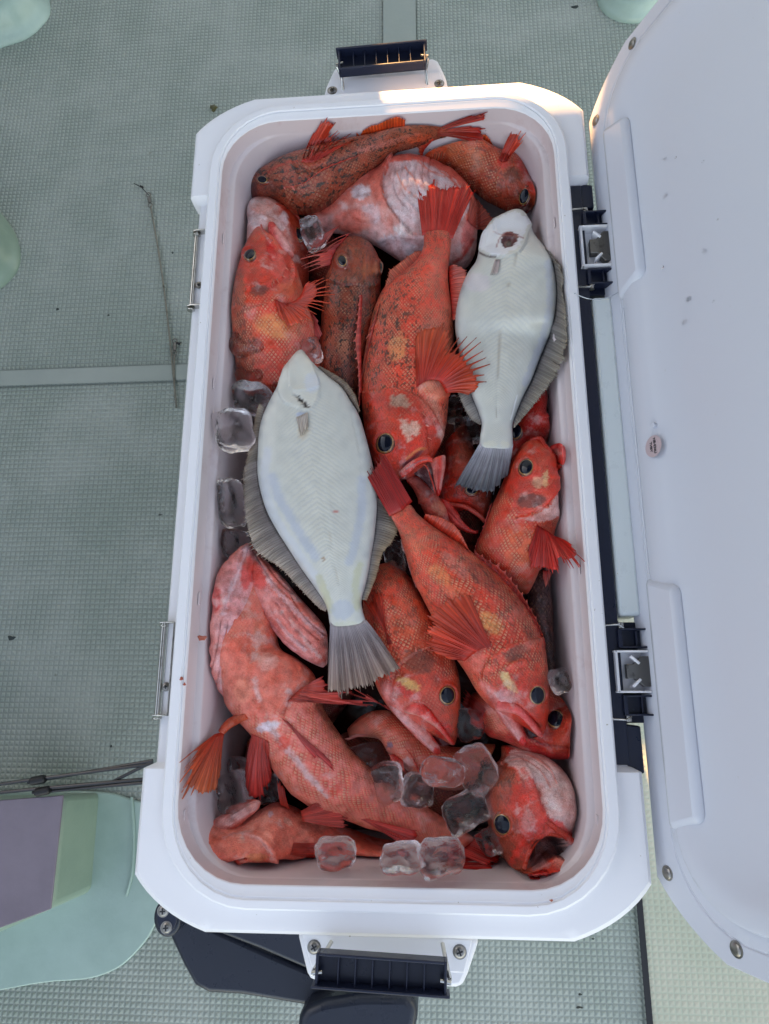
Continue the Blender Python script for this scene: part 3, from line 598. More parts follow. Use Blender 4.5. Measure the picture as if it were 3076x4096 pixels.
def loft(name, parent, tile, st, z, h=None, hk=.62, nu=150, nv=64, cols=((205,80,50),), sc=1.0, mot=0.0, paint=(), relief=(), mt=None, under=.8, p=1.0, wig=0.0, endround=True, PP=None):
    PP = PP or Pmx
    """st rows (xl,yl,xr,yr): the two outline points at each station; z one value or one per station (mm from rim)"""
    st = np.array(st, float); n = len(st); z = np.interp(np.linspace(0,1,n), np.linspace(0,1,len(z)), z) if hasattr(z,'__len__') else np.full(n, float(z))
    L = np.array([PP(s[:2], tile, q) for s, q in zip(st, z)]); R = np.array([PP(s[2:4], tile, q) for s, q in zip(st, z)])
    hw = np.linalg.norm(L-R, axis=1)/2; H = np.array([hk*a for a in hw]) if h is None else np.interp(np.linspace(0,1,n), np.linspace(0,1,len(h)), h)/1000.0 if hasattr(h,'__len__') else np.full(n, h/1000.0)
    if h is not None: H = np.minimum(H, hw*1.1)
    mid = (L+R)/2; arc = np.r_[0, np.cumsum(np.linalg.norm(np.diff(mid,axis=0),axis=1)+.25*abs(np.diff(hw)))]
    ts = np.interp(np.linspace(0,arc[-1],nu), arc, np.arange(n)); e0 = np.linspace(0, 1, nu)
    ML, MR, MH = cr(L,ts), cr(R,ts), np.maximum(cr(H[:,None],ts)[:,0], .0003)
    if endround:                                    # round the two ends off
        k = 6; 
        for j in range(k):
            f = math.sqrt(1-(1-(j+.4)/k)**2); 
            for idx in (j, nu-1-j):
                m_ = (ML[idx]+MR[idx])/2; ML[idx] = m_+(ML[idx]-m_)*(.55+.45*f); MR[idx] = m_+(MR[idx]-m_)*(.55+.45*f); MH[idx] *= f
    C_ = (ML+MR)/2; Sd = (ML-MR)/2; W_ = np.linalg.norm(Sd,axis=1); nt_ = int(nv*.7); nb = nv-nt_
    ph = np.r_[np.linspace(0, math.pi, nt_, endpoint=False), np.linspace(math.pi, 2*math.pi, nb, endpoint=False)]
    cs, sn = np.cos(ph), np.sin(ph); cx = np.sign(cs)*np.abs(cs)**(.92); sz = np.sign(sn)*np.abs(sn)**p
    V = C_[:,None,:]+Sd[:,None,:]*cx[None,:,None]; up = np.array([0,0,1.0])
    V = V+up*(MH[:,None]*np.where(sn>0, sz, sz*under)[None,:])[:,:,None]
    X, Y = proj(V, tile); top = (sn > -.05)[None,:]*1.0
    sdir = Sd/np.maximum(W_[:,None],1e-9); nrm = sdir[:,None,:]*cs[None,:,None]*.8+up*sn[None,:,None]; nrm /= np.linalg.norm(nrm,axis=2)[:,:,None]
    fall = ss(np.maximum(sn,0), 0, .35)[None,:]; D = np.zeros(X.shape)
    for f in relief:
        kind = f[0]
        if kind == 'step':                          # ('step',pts,fall_px,mm,side): lip raised on one side of a line
            _, pts, fl, mm, sd = f; d, s_ = seg_dist(X, Y, pts); D += mm*np.where(s_*sd > 0, ss(d,0,3)*(1-ss(d, 4, fl)), 0)
        elif kind == 'fold':                        # ('fold',pts,(dx,dy),n,width,mm)
            _, pts, sh, nn, wd, mm = f
            for q in range(nn): d, _s = seg_dist(X, Y, [(a+sh[0]*q, b+sh[1]*q) for a, b in pts]); D -= mm*(1-ss(d,0,wd))
        else: D += f[-1]*mask(X, Y, f)
    D += wig*(vnoise(X/70, Y/70, 5)-.5)*2
    V = V+nrm*(D*fall*top/1000.0)[:,:,None]
    if name == 'body':
        tm = (sn > .02); LAST.clear(); LAST.update(V=V[:,tm].reshape(-1,3), tile=tile); Xq, Yq = proj(LAST['V'], 'S'); LAST['X'], LAST['Y'] = Xq, Yq
        du = np.gradient(V, axis=0); dv = np.gradient(V, axis=1); nn_ = np.cross(du, dv); nn_ /= np.linalg.norm(nn_,axis=2)[...,None]+1e-12; nn_ = np.where(nn_[...,2:3] < 0, -nn_, nn_); LAST['N'] = nn_[:,tm].reshape(-1,3)
    # ---- colours
    tt = np.where(sn >= 0, ph/math.pi, np.where(cs < 0, 1.0, 0.0))[None,:]+0*X
    cl = np.array([lin(c) for c in cols]); q = tt*(len(cl)-1)+(vnoise(X/55,Y/55,1)-.5)*.5*min(1,len(cl)-1); q = np.clip(q, 0, len(cl)-1)
    i = np.clip(np.floor(q).astype(int), 0, max(len(cl)-2,0)); fr = (q-i)[...,None]; fr = fr*fr*(3-2*fr)
    c = cl[i]*(1-fr)+cl[np.minimum(i+1,len(cl)-1)]*fr
    A = np.full(X.shape, float(sc)); MO = np.full(X.shape, float(mot))
    wx = (vnoise(X/16,Y/16,11)-.5)*22+(vnoise(X/6,Y/6,13)-.5)*9; wy = (vnoise(X/16,Y/16,12)-.5)*22+(vnoise(X/6,Y/6,14)-.5)*9
    for pt in paint:                                # (feature..., colour, alpha[, scale mask, mottle])
        f, rgb, al = pt[0], pt[1], pt[2]; mk = mask(X+wx*(1 if f[0] != 'l' or f[2] > 20 else 0), Y+wy*(1 if f[0] != 'l' or f[2] > 20 else 0), f)*al
        if rgb is not None: c = c*(1-mk[...,None])+lin(rgb)*mk[...,None]
        if len(pt) > 3 and pt[3] is not None: A = A*(1-mk)+pt[3]*mk
        if len(pt) > 4: MO = MO*(1-mk)+pt[4]*mk
    sat = np.clip((c[...,0]-c[...,1]-.40)*3.5,0,1)[...,None]; c = c*(1-sat*np.array([-.06,.56,.38]))
    c = c*((.76+.50*vnoise(X/38,Y/38,21)+.16*vnoise(X/9,Y/9,22)) if mt is None else (.88+.10*vnoise(X/60,Y/60,21)))[...,None]*np.array([1.06,1.0,.98] if mt is None else [1,1,1])
    # ---- mesh
    vs = V.reshape(-1,3); idx = np.arange(nu*nv).reshape(nu,nv); a = idx[:-1]; b = idx[1:]
    F = np.stack([a, np.roll(a,-1,1), np.roll(b,-1,1), b], -1).reshape(-1,4); F = F[:, ::-1] if np.cross(sdir[nu//2], C_[nu//2+1]-C_[nu//2])[2] > 0 else F
    fs = F.tolist(); fs.append(idx[0].tolist()); fs.append(idx[-1].tolist()[::-1])
    o = mkobj(name, vs, fs, mt or SKIN, parent); me = o.data
    ca = me.color_attributes.new('col','FLOAT_COLOR','POINT'); rgba = np.concatenate([np.clip(c,0,1), A[...,None]], -1).reshape(-1,4).astype(np.float32); ca.data.foreach_set('color', rgba.ravel())
    mo = me.attributes.new('mot','FLOAT','POINT'); mo.data.foreach_set('value', MO.reshape(-1).astype(np.float32))
    Wm = np.median(W_); kr = np.clip(Wm/np.maximum(W_,1e-4), .7, 2.2); uu = np.r_[0, np.cumsum(np.linalg.norm(np.diff(C_,axis=0),axis=1)*(kr[1:]))]
    phi = np.where(ph > math.pi, np.where(ph < 1.5*math.pi, math.pi, 0), ph)-math.pi/2
    U = uu[:,None]+0*phi[None,:]; Vv = (phi*Wm)[None,:]+0*uu[:,None]; uvv = np.stack([U,Vv],-1).reshape(-1,2)
    ul = me.uv_layers.new(name='uv'); li = np.zeros(len(me.loops), np.int32); me.loops.foreach_get('vertex_index', li); ul.data.foreach_set('uv', uvv[li].astype(np.float32).ravel())
    return o
def fin(name, parent, tile, base, tips, n, zb, zt, mem=.95, cb=(205,70,45), ct=(220,60,35), alpha=0.12, w=.36, rows=12, bulge=2.0, mt=None, over=None, cor=.5):
    """fan of rays from the base polyline to the tips polyline; mem = how far the web reaches (list: along the fan)"""
    bp = np.array(smoothpath([(p[0],p[1],0) for p in base],6))[:,:2]; tp = np.array(smoothpath([(p[0],p[1],0) for p in tips],6))[:,:2]
    def along(q, t):
        L = np.r_[0, np.cumsum(np.linalg.norm(np.diff(q,axis=0),axis=1))]; L /= L[-1]; return np.stack([np.interp(t,L,q[:,0]), np.interp(t,L,q[:,1])],-1)
    zbf = lambda t: np.interp(t, np.linspace(0,1,len(zb)), zb) if hasattr(zb,'__len__') else zb
    ztf = lambda t: np.interp(t, np.linspace(0,1,len(zt)), zt) if hasattr(zt,'__len__') else zt
    memf = lambda t: np.interp(t, np.linspace(0,1,len(mem)), mem) if hasattr(mem,'__len__') else mem
    over = (name in ('pectoral_fin','pelvic_fin','spiny_dorsal_fin')) if over is None else over
    vs, fs, us, cols_ = [], [], [], []; rs = np.random.RandomState(len(base)*17+n+int(abs(tips[0][0]))); grid = {}
    alpha = min(1, alpha*2+.12) if cb[0]-cb[1] > 50 else alpha
    lb, lt = lin(cb)*np.array([1.25,.85,.85] if cb[0]-cb[1] > 50 else [1.25]*3), lin(ct)*np.array([1.3,1.1,1.0] if ct[0]-ct[1] > 50 else [1.3]*3)
    B3 = lambda t: Pin(along(bp,np.array([t]))[0], tile, zbf(t)); T3 = lambda t: Pin(along(tp,np.array([t]))[0], tile, ztf(t))
    jl = rs.uniform(.90,1.05,n); zw_ = np.cumsum(rs.normal(0,.5,n)); zw_ -= np.linspace(zw_[0],zw_[-1],n); zw_ = np.clip(zw_*1.1,-2.2,2.2); jt = rs.normal(0,.012,n); cv = rs.normal(0,.035,n)+rs.choice([-1,1])*.03; tone = rs.uniform(.78,1.15,n)
    for i in range(n):
        for k, off in enumerate((-w/2, 0.0, w/2, .5)):
            if i == n-1 and k == 3: continue
            if (i == 0 and k == 0) or (i == n-1 and k == 2): off = 0
            t = (i+off)/(n-1); t0 = i/(n-1); m_ = memf(min(max(t,0),1)); b3, t3 = B3(min(max(t,0),1)), T3(min(max(t,0),1)); bc, tc = B3(t0), T3(t0); tc = bc+(tc-bc)*jl[i]
            for r in range(rows+1):
                v = r/rows
                if k == 3: vv = v*(m_-.03*(1-m_)*8 if m_ < .9 else m_-.015); pnt = b3+(t3-b3)*vv
                elif k == 1: vv = v; pnt = bc+(tc-bc)*v
                else:
                    vv = v*max(m_,.0)+(1-m_)*v**1.0 if m_ > .97 else v
                    q = b3+(t3-b3)*min(v, m_); pc = bc+(tc-bc)*v
                    if v <= m_: pnt = q
                    else:
                        g = (v-m_)/(1-m_+1e-6); off3 = (b3+(t3-b3)*m_)-(bc+(tc-bc)*m_); pnt = pc+off3*(1-g)*.85
                fi = min(i+max(off,0),n-1.0); i0 = int(fi); i1 = min(i0+1,n-1); ff = fi-i0; zz_ = zw_[i0]*(1-ff)+zw_[i1]*ff; cc_ = cv[i0]*(1-ff)+cv[i1]*ff; jj_ = jt[i0]*(1-ff)+jt[i1]*ff; dirv = t3-b3; side_ = np.array([-dirv[1],dirv[0],0]); pnt = pnt+side_*(cc_*math.sin(math.pi*vv*.5)*vv+jj_*vv)
                bz = bulge*math.sin(math.pi*min(1,vv*.9+.05))+zz_*vv; pnt = pnt+np.array([0,0,(bz+(cor if k == 1 else (-cor if k == 3 else 0))*min(1,vv*3))/1000.0])
                if over:
                    px, py = proj(np.array(pnt), 'S'); dd = (LAST['X']-px)**2+(LAST['Y']-py)**2; j = int(np.argmin(dd))
                    if dd[j] < 40 and pnt[2] < LAST['V'][j][2]+.001: pnt = P((float(px),float(py)), 'S', (LAST['V'][j][2]-ZR)*1000+1.0+.6*(k==1))
                grid[(i,k,r)] = len(vs); vs.append(pnt); us.append((i+(off if k == 3 else off), vv)); cc = (lb+(lt-lb)*vv)*(tone[i] if k < 3 else (tone[i]+tone[min(i+1,n-1)])/2); cols_.append((*cc, alpha*min(1,vv*1.5) if k == 3 else alpha*.3*vv))
    for i in range(n):
        seq = [(i,0),(i,1),(i,2)]
        for (a, b) in zip(seq, seq[1:]):
            for r in range(rows): fs.append((grid[(*a,r)], grid[(*b,r)], grid[(*b,r+1)], grid[(*a,r+1)]))
        if i < n-1:
            m_ = memf((i+.5)/(n-1)); A0 = [r for r in range(rows+1) if r/rows <= m_+1e-6]; ra = A0[-1]
            for (a, b, fl) in (((i,2),(i,3),0),((i+1,0),(i,3),1)):
                for r in range(rows):
                    r1 = int(round(r*ra/rows)); r2 = int(round((r+1)*ra/rows)); q = [grid[(*a,r1)], grid[(*b,r)], grid[(*b,r+1)], grid[(*a,r2)]]
                    if r1 == r2: q = [grid[(*a,r1)], grid[(*b,r)], grid[(*b,r+1)]]
                    fs.append(q if not fl else q[::-1])
    o = mkobj(name, vs, fs, mt or FIN, parent); me = o.data
    ca = me.color_attributes.new('col','FLOAT_COLOR','POINT'); ca.data.foreach_set('color', np.array(cols_,np.float32).ravel())
    ul = me.uv_layers.new(name='uv'); li = np.zeros(len(me.loops), np.int32); me.loops.foreach_get('vertex_index', li); ul.data.foreach_set('uv', (np.array(us)+[.5,0])[li].astype(np.float32).ravel())
    so = o.modifiers.new('s','SOLIDIFY'); so.thickness = .0004; so.offset = 0
    return o
def eye(parent, tile, x, y, rx, ry, zt, deg=0, tilt=(0,0), ringc=(190,110,60), outer=(150,50,30)):
    rx *= 1.10; ry *= 1.10; sf = surf((x,y), tile); nrm = np.array([0,0,1.0])
    if sf is not None: zt = sf[0]+.6; nrm = sf[1]*np.array([.8,.8,1]); nrm /= np.linalg.norm(nrm)
    c = P((x,y), tile, zt); ex = P((x+rx*math.cos(math.radians(deg)), y+rx*math.sin(math.radians(deg))), tile, zt)-c; ey = P((x-ry*math.sin(math.radians(deg)), y+ry*math.cos(math.radians(deg))), tile, zt)-c
    sl = lambda e: np.array([0,0,float(np.clip(-(nrm[0]*e[0]+nrm[1]*e[1])/max(nrm[2],.3), -.55*np.linalg.norm(e), .55*np.linalg.norm(e)))])
    ex = ex+sl(ex); ey = ey+sl(ey); R_ = np.linalg.norm(ey); n = 32; hgt = min(np.linalg.norm(ex), R_)*.34; sh = np.array([tilt[0],tilt[1],0])*R_
    prof = [(1.16,-.9,outer),(1.10,-.1,outer),(1.02,.10,outer),(.97,.06,(70,32,24)),(.93,.30,(110,62,40)),(.88,.48,ringc),(.84,.58,(150,105,60)),(.80,.64,(196,150,88)),(.78,.68,(90,60,35)),(.74,.72,(20,15,15)),(.3,.9,(5,5,8)),(0.02,.95,(5,5,8))]
    vs, cl, fs = [], [], []
    for s, z, q in prof:
        for k in range(n):
            a = 2*math.pi*k/n; vs.append(c+ex*s*math.cos(a)+ey*s*math.sin(a)+nrm*z*hgt); cl.append((*lin(q),1))
    for r in range(len(prof)-1):
        for k in range(n): fs.append((r*n+k, r*n+(k+1)%n, (r+1)*n+(k+1)%n, (r+1)*n+k))
    o = mkobj('eye', vs, fs, IRIS, parent); ca = o.data.color_attributes.new('col','FLOAT_COLOR','POINT'); ca.data.foreach_set('color', np.array(cl,np.float32).ravel())
    vs, fs = [], []; prof = [(.775,.62),(.75,.78),(.62,.96),(.42,1.10),(.20,1.18),(.01,1.20)]
    for s, z in prof:
        for k in range(n): a = 2*math.pi*k/n; vs.append(c+ex*s*math.cos(a)+ey*s*math.sin(a)+nrm*z*hgt)
    for r in range(len(prof)-1):
        for k in range(n): fs.append((r*n+k, r*n+(k+1)%n, (r+1)*n+(k+1)%n, (r+1)*n+k))
    fs.append([(len(prof)-1)*n+k for k in range(n)]); mkobj('pupil', vs, fs, PUPIL, o); return o
def spines(parent, tile, lst, r=.0010):
    bm = bmesh.new()
    for (x, y, dx, dy) in lst:
        a = surf((x,y), tile, 14); z = a[0] if a else -40; p0 = P((x,y), tile, z-.8); p1 = P((x+dx*.6,y+dy*.6), tile, z+1.0); p2 = P((x+dx,y+dy), tile, z+1.4); add_tube(bm, [p0,p1,p2], [r*1.3,r*.8,r*.1], 7)
    o = finish(bm, 'gill_spine', SKIN, parent); me = o.data; ca = me.color_attributes.new('col','FLOAT_COLOR','POINT'); n_ = len(me.vertices); ca.data.foreach_set('color', np.tile(np.array([*(lin((224,120,100))),0],np.float32), n_)); me.uv_layers.new(name='uv'); return o
def lip(name, parent, tile, pts, r, z, col=(215,60,40), sc=0):
    q = smoothpath([(p[0],p[1],z if not hasattr(z,'__len__') else np.interp(i/(len(pts)-1), np.linspace(0,1,len(z)), z)) for i, p in enumerate(pts)], 8)
    zz = [v[2] if surf(v[:2], tile, 5) is None else max(surf(v[:2], tile, 5)[0]-r*.2, v[2]) for v in q]; zz = np.convolve(np.r_[[zz[0]]*3,zz,[zz[-1]]*3], np.ones(7)/7, 'valid')
    q3 = [P(v[:2], tile, z_) for v, z_ in zip(q, zz)]; bm = bmesh.new(); n = len(q3); rr = [r/1000*(.55+.45*math.sin(math.pi*(.1+.8*i/(n-1)))) for i in range(n)]; add_tube(bm, q3, rr, 12)
    o = finish(bm, name, SKIN, parent); me = o.data; nv_ = len(me.vertices); co = np.zeros(nv_*3); me.vertices.foreach_get('co', co); co = co.reshape(-1,3)
    ca = me.color_attributes.new('col','FLOAT_COLOR','POINT'); cc = lin(col)*(.85+.3*vnoise(co[:,0]*300,co[:,1]*300,4))[:,None]; ca.data.foreach_set('color', np.concatenate([cc, np.full((nv_,1),float(sc))],1).astype(np.float32).ravel())
    me.uv_layers.new(name='uv'); return o
def ftag(name, label, cat, tile, pt, z=-120, group='fish packed in the cooler'):
    return thing(name, label, cat, tuple(P(pt, tile, z)), group)
# ================================================================= the fish
RED=(214,74,48); ORG_=(222,100,60); DRED=(170,45,35); PINK=(226,140,125); PALE=(226,205,205); CREAM=(228,196,140); BRN=(140,66,44); DK=(70,35,28); WHI=(215,218,228)
GRP = 'red rockfish packed in the cooler'
# ---- F7 big central fish, tail up
f = ftag('rockfish','large red rockfish in the centre, head down with gaping mouth, broad tail up','fish','S',(1640,1400),-120,GRP)
loft('body', f, 'S', [(1575,1922,1632,1915),(1510,1880,1700,1872),(1482,1810,1752,1800),(1462,1730,1782,1715),(1450,1650,1792,1630),(1447,1560,1800,1540),(1450,1480,1810,1465),(1462,1390,1815,1380),(1480,1300,1813,1295),(1503,1220,1806,1215),(1540,1150,1795,1150),(1610,1095,1792,1095),(1665,1045,1796,1045),(1692,995,1803,995),(1695,950,1806,950),(1692,925,1810,925)],
 z=[-46,-48,-50,-52,-54,-54,-52,-48,-42,-38,-35], h=[11,24,27,27,26,22,16,11,7,5], nu=230, nv=84, cols=((206,88,58),(214,84,52),(222,96,62),(226,110,80),(232,150,125)), sc=1.0, mot=.75,
 paint=[(('b',1610,1790,210,200,0),(214,74,44),.85,.12,.10),(('b',1580,1600,150,40,5),(210,72,44),.9,.3,.2),(('b',1605,1608,42,24,15),(188,160,140),.85,.5),(('p',[(1600,1680),(1625,1672),(1645,1690),(1668,1680),(1686,1700),(1683,1740),(1640,1760),(1625,1775),(1615,1745),(1600,1720)],10),(230,200,185),.95,.4),
  (('l',[(1740,1610),(1760,1700),(1778,1800),(1770,1860)],26),(232,190,180),.8,.1,0),(('l',[(1675,1600),(1730,1640),(1750,1720)],10),(200,80,60),.8,0,0),(('b',1735,1560,90,38,20),(240,130,80),.85,.0,0),
  (('b',1745,1330,80,360,4),(238,170,140),.6,1,.1),(('b',1540,1350,70,260,8),(190,70,46),.5,.8,1.0),(('b',1590,1390,40,60,0),(228,190,130),.55,1,.6),(('b',1700,1230,60,70,0),(224,96,56),.6,1,.2),(('b',1535,1250,70,60,-40),(190,90,60),.5,1,.9),
  (('l',[(1615,1860),(1660,1830),(1690,1800)],12),(120,80,95),.8,0,0),(('l',[(1625,1835),(1670,1800),(1700,1795)],8),(232,160,90),.8,0,0),(('b',1750,1100,90,150,0),(220,92,60),.5,1,.15)],
 relief=[('step',[(1500,1560),(1580,1552),(1660,1580),(1705,1615),(1745,1670),(1785,1770)],90,3.2,1),('step',[(1515,1690),(1590,1665),(1675,1648),(1700,1700),(1712,1795)],60,2.0,1),
  ('b',1543,1774,60,62,0,2.2),('b',1543,1774,42,46,0,-3.5),('l',[(1610,1870),(1660,1832),(1700,1800)],12,-2.0),('b',1735,1560,70,40,20,5)], wig=.4)
loft('maxilla', f, 'F', [(95,190,120,235),(150,130,190,190),(230,75,260,125),(310,45,330,100),(375,60,378,110)], z=-28, h=3.5, nu=50, nv=28, cols=((200,60,40),(225,90,70),(215,80,60)), sc=0, paint=[(('l',[(150,165),(250,100),(330,75)],9),(120,90,110),.6)])
loft('lower_jaw', f, 'F', [(352,95,485,40),(368,150,482,130),(380,220,472,200),(392,290,457,280),(400,345,448,335),(408,384,432,382)], z=[-40,-40,-44,-48], h=[16,14,9,5], nu=70, nv=36, cols=((240,170,160),(232,150,135),(214,80,55),(225,170,165),(215,90,70)), sc=0, paint=[(('b',410,360,45,40,0),(212,48,34),.9)], relief=[('l',[(415,90),(425,200),(420,320)],8,-1.2)])
loft('mouth_lining', f, 'F', [(190,180,330,75),(225,205,372,105),(285,245,385,170),(338,300,396,250),(380,348,404,320)], z=-43, h=2, nu=30, nv=24, cols=((60,14,18),(96,52,58),(50,14,18)), sc=0)
lip('lip', f, 'F', [(130,238),(190,185),(285,122),(330,150),(360,230),(382,300),(396,372)], .9, [-34,-34,-36,-38,-40,-42])
eye(f, 'S', 1543,1774,35,40,-25.5)
for q_ in ((1512,1562,-4,-18),(1570,1556,0,-20),(1690,1652,14,12),(1702,1700,16,6),(1710,1750,18,8),(1600,1667,4,-14)): spines(f, 'S', [q_])
fin('tail_fin', f, 'B', [(185,1130),(300,1105),(435,1155)], [(128,690),(200,650),(300,690),(395,742),(430,720),(520,715),(604,700),(617,760)], 30, [-35,-33,-35], [-34,-30,-34], mem=.97, cb=(205,60,42), ct=(214,48,34), alpha=.05, bulge=3)
fin('pectoral_fin', f, 'D', [(345,935),(430,880),(530,885),(592,985)], [(322,620),(345,480),(420,425),(612,415),(650,545),(760,498),(872,563),(920,652),(940,738),(930,800),(910,880),(860,960),(780,1000)], 22, [-30,-24,-24,-32], [-30,-24,-20,-18,-20,-28], mem=[.99,.98,.97,.9,.66,.62,.62,.72,.9,.95], cb=(210,52,34), ct=(214,92,52), alpha=.10, bulge=5, cor=.8)
fin('dorsal_fin', f, 'A', [(1330,1661),(1420,1610),(1520,1480),(1600,1370),(1660,1290)], [(1318,1600),(1345,1430),(1400,1370),(1500,1300),(1592,1255),(1640,1262)], 16, -44, -42, mem=.96, cb=(190,60,50), ct=(205,110,85), alpha=.2)
fin('anal_fin', f, 'S', [(1793,1068),(1800,1150),(1806,1230),(1810,1282)], [(1830,1062),(1866,1078),(1868,1130),(1856,1177),(1872,1192),(1858,1228),(1844,1256),(1814,1284)], 15, -46, [-38,-34,-40], mem=.93, cb=(200,55,45), ct=(222,130,115), alpha=.1, cor=.9)
fin('spiny_dorsal_fin', f, 'C', [(1390,240),(1310,560),(1240,850),(1225,1080)], [(1375,330),(1290,500),(1262,760),(1215,960),(1214,1110)], 12, -48, -40, mem=.55, cb=(190,50,45), ct=(226,150,140), w=.3)
# ---- F8 right flounder
def flounder(label, tile, pt, st, z, h, paint, relief, cap):
    f_ = thing('flounder', label, 'flatfish', tuple(P(pt,tile,-80)), 'flounders lying belly side up')
    loft('body', f_, tile, st, z=z, h=h, nu=240, nv=90, cols=((174,176,176),(208,207,198),(216,213,202),(208,207,199),(172,175,176)), sc=1.0, paint=paint, relief=relief, mt=FLAT, p=.75, wig=.25)
    return f_
f = flounder('white bellied flounder at the upper right with a bloody gill wound', 'D', (1100,600),
 [(1130,-528,1200,-530),(1068,-492,1252,-492),(958,-432,1293,-405),(895,-330,1328,-315),(868,-235,1398,-230),(838,-110,1462,-120),(765,0,1492,0),(715,120,1506,120),(682,250,1500,260),(665,400,1477,400),(678,550,1430,550),(718,720,1365,700),(762,870,1300,870),(805,1000,1225,1020),(860,1140,1165,1170),(885,1240,1142,1260),(872,1350,1145,1370),(862,1450,1150,1465)],
 z=[-46,-42,-38,-36,-34,-32,-32,-34,-36], h=[7,12,13,14,14,13,11,7,5],
 paint=[(('p',[(870,-330),(860,-240),(940,-170),(1060,-150),(1190,-220),(1250,-370),(1290,-450),(1180,-530),(1060,-500),(960,-430)],12),(232,232,236),.8,.1),(('p',[(1040,-310),(1100,-360),(1180,-340),(1190,-300),(1150,-240),(1075,-215)],6),(96,8,14),.97,0),(('b',1110,-275,34,28,-20),(40,2,6),.9,0),
  (('l',[(1010,-230),(1040,-310),(1110,-350),(1230,-300)],9),(150,50,45),.7),(('l',[(985,-360),(1040,-335),(1130,-330)],5),(170,90,70),.6),(('l',[(1180,-190),(1150,-60),(1130,20),(1070,220),(1035,560),(1020,900),(1008,1180)],5),(170,150,130),.55),
  (('l',[(870,-185),(930,-155),(1000,-150)],12),(60,25,25),.85,0),(('b',960,1410,60,40,0),(226,220,200),.7),(('b',1080,1405,45,35,0),(226,220,200),.7),(('l',[(1440,-100),(1450,250),(1380,560),(1240,900)],40),(180,186,205),.5,.2),(('b',850,60,120,90,0),(222,205,212),.5,.3),(('l',[(1180,1000),(1130,1200)],8),(245,248,250),.6)],
 relief=[('step',[(1290,-400),(1235,-230),(1160,-160),(1080,-150),(1010,-158),(930,-165),(868,-200),(865,-290),(900,-350)],110,2.0,1),('step',[(985,-440),(1000,-350),(1110,-335)],60,1.4,-1),('fold',[(905,-330),(885,-250),(905,-190)],(14,-4),3,6,.7),('b',1110,-280,60,48,-20,-4),('l',[(1180,-190),(1070,220),(1035,560),(1010,1180)],14,-.7)], cap=None)
fin('tail_fin', f, 'D', [(872,1395),(1000,1415),(1146,1405)], [(655,1775),(760,1795),(880,1830),(985,1828),(1040,1770),(1110,1660)], 22, -33.5, [-40,-34,-40], mem=.97, cb=(190,195,205), ct=(44,48,56), alpha=.12)
fin('fringe_fin', f, 'D', [(1370,-240),(1462,-120),(1492,0),(1505,120),(1498,260),(1475,400),(1428,550),(1365,700),(1300,870),(1225,1020),(1165,1165),(1148,1250)], [(1440,-200),(1545,-60),(1562,100),(1592,350),(1610,480),(1600,640),(1560,760),(1480,900),(1390,1010),(1290,1130),(1200,1230),(1155,1275)], 66, -33, [-12,-8,-6,-8,-20,-28], mem=.96, cb=(120,120,124), ct=(150,146,132), alpha=.12, rows=8, cor=.6, bulge=1)
fin('fringe_fin', f, 'D', [(762,880),(805,1000),(860,1140),(885,1240)], [(660,930),(690,1010),(745,1130),(800,1205),(872,1247)], 22, -36, -42, mem=.93, cb=(110,110,112), ct=(165,162,150), alpha=.12, rows=8, bulge=1)
fin('pectoral_fin', f, 'D', [(1000,-130),(1040,-128)], [(960,0),(985,-2),(1015,-4)], 6, -20, -19, mem=.98, cb=(222,214,214), ct=(212,200,194), alpha=.35, rows=5, bulge=.3)
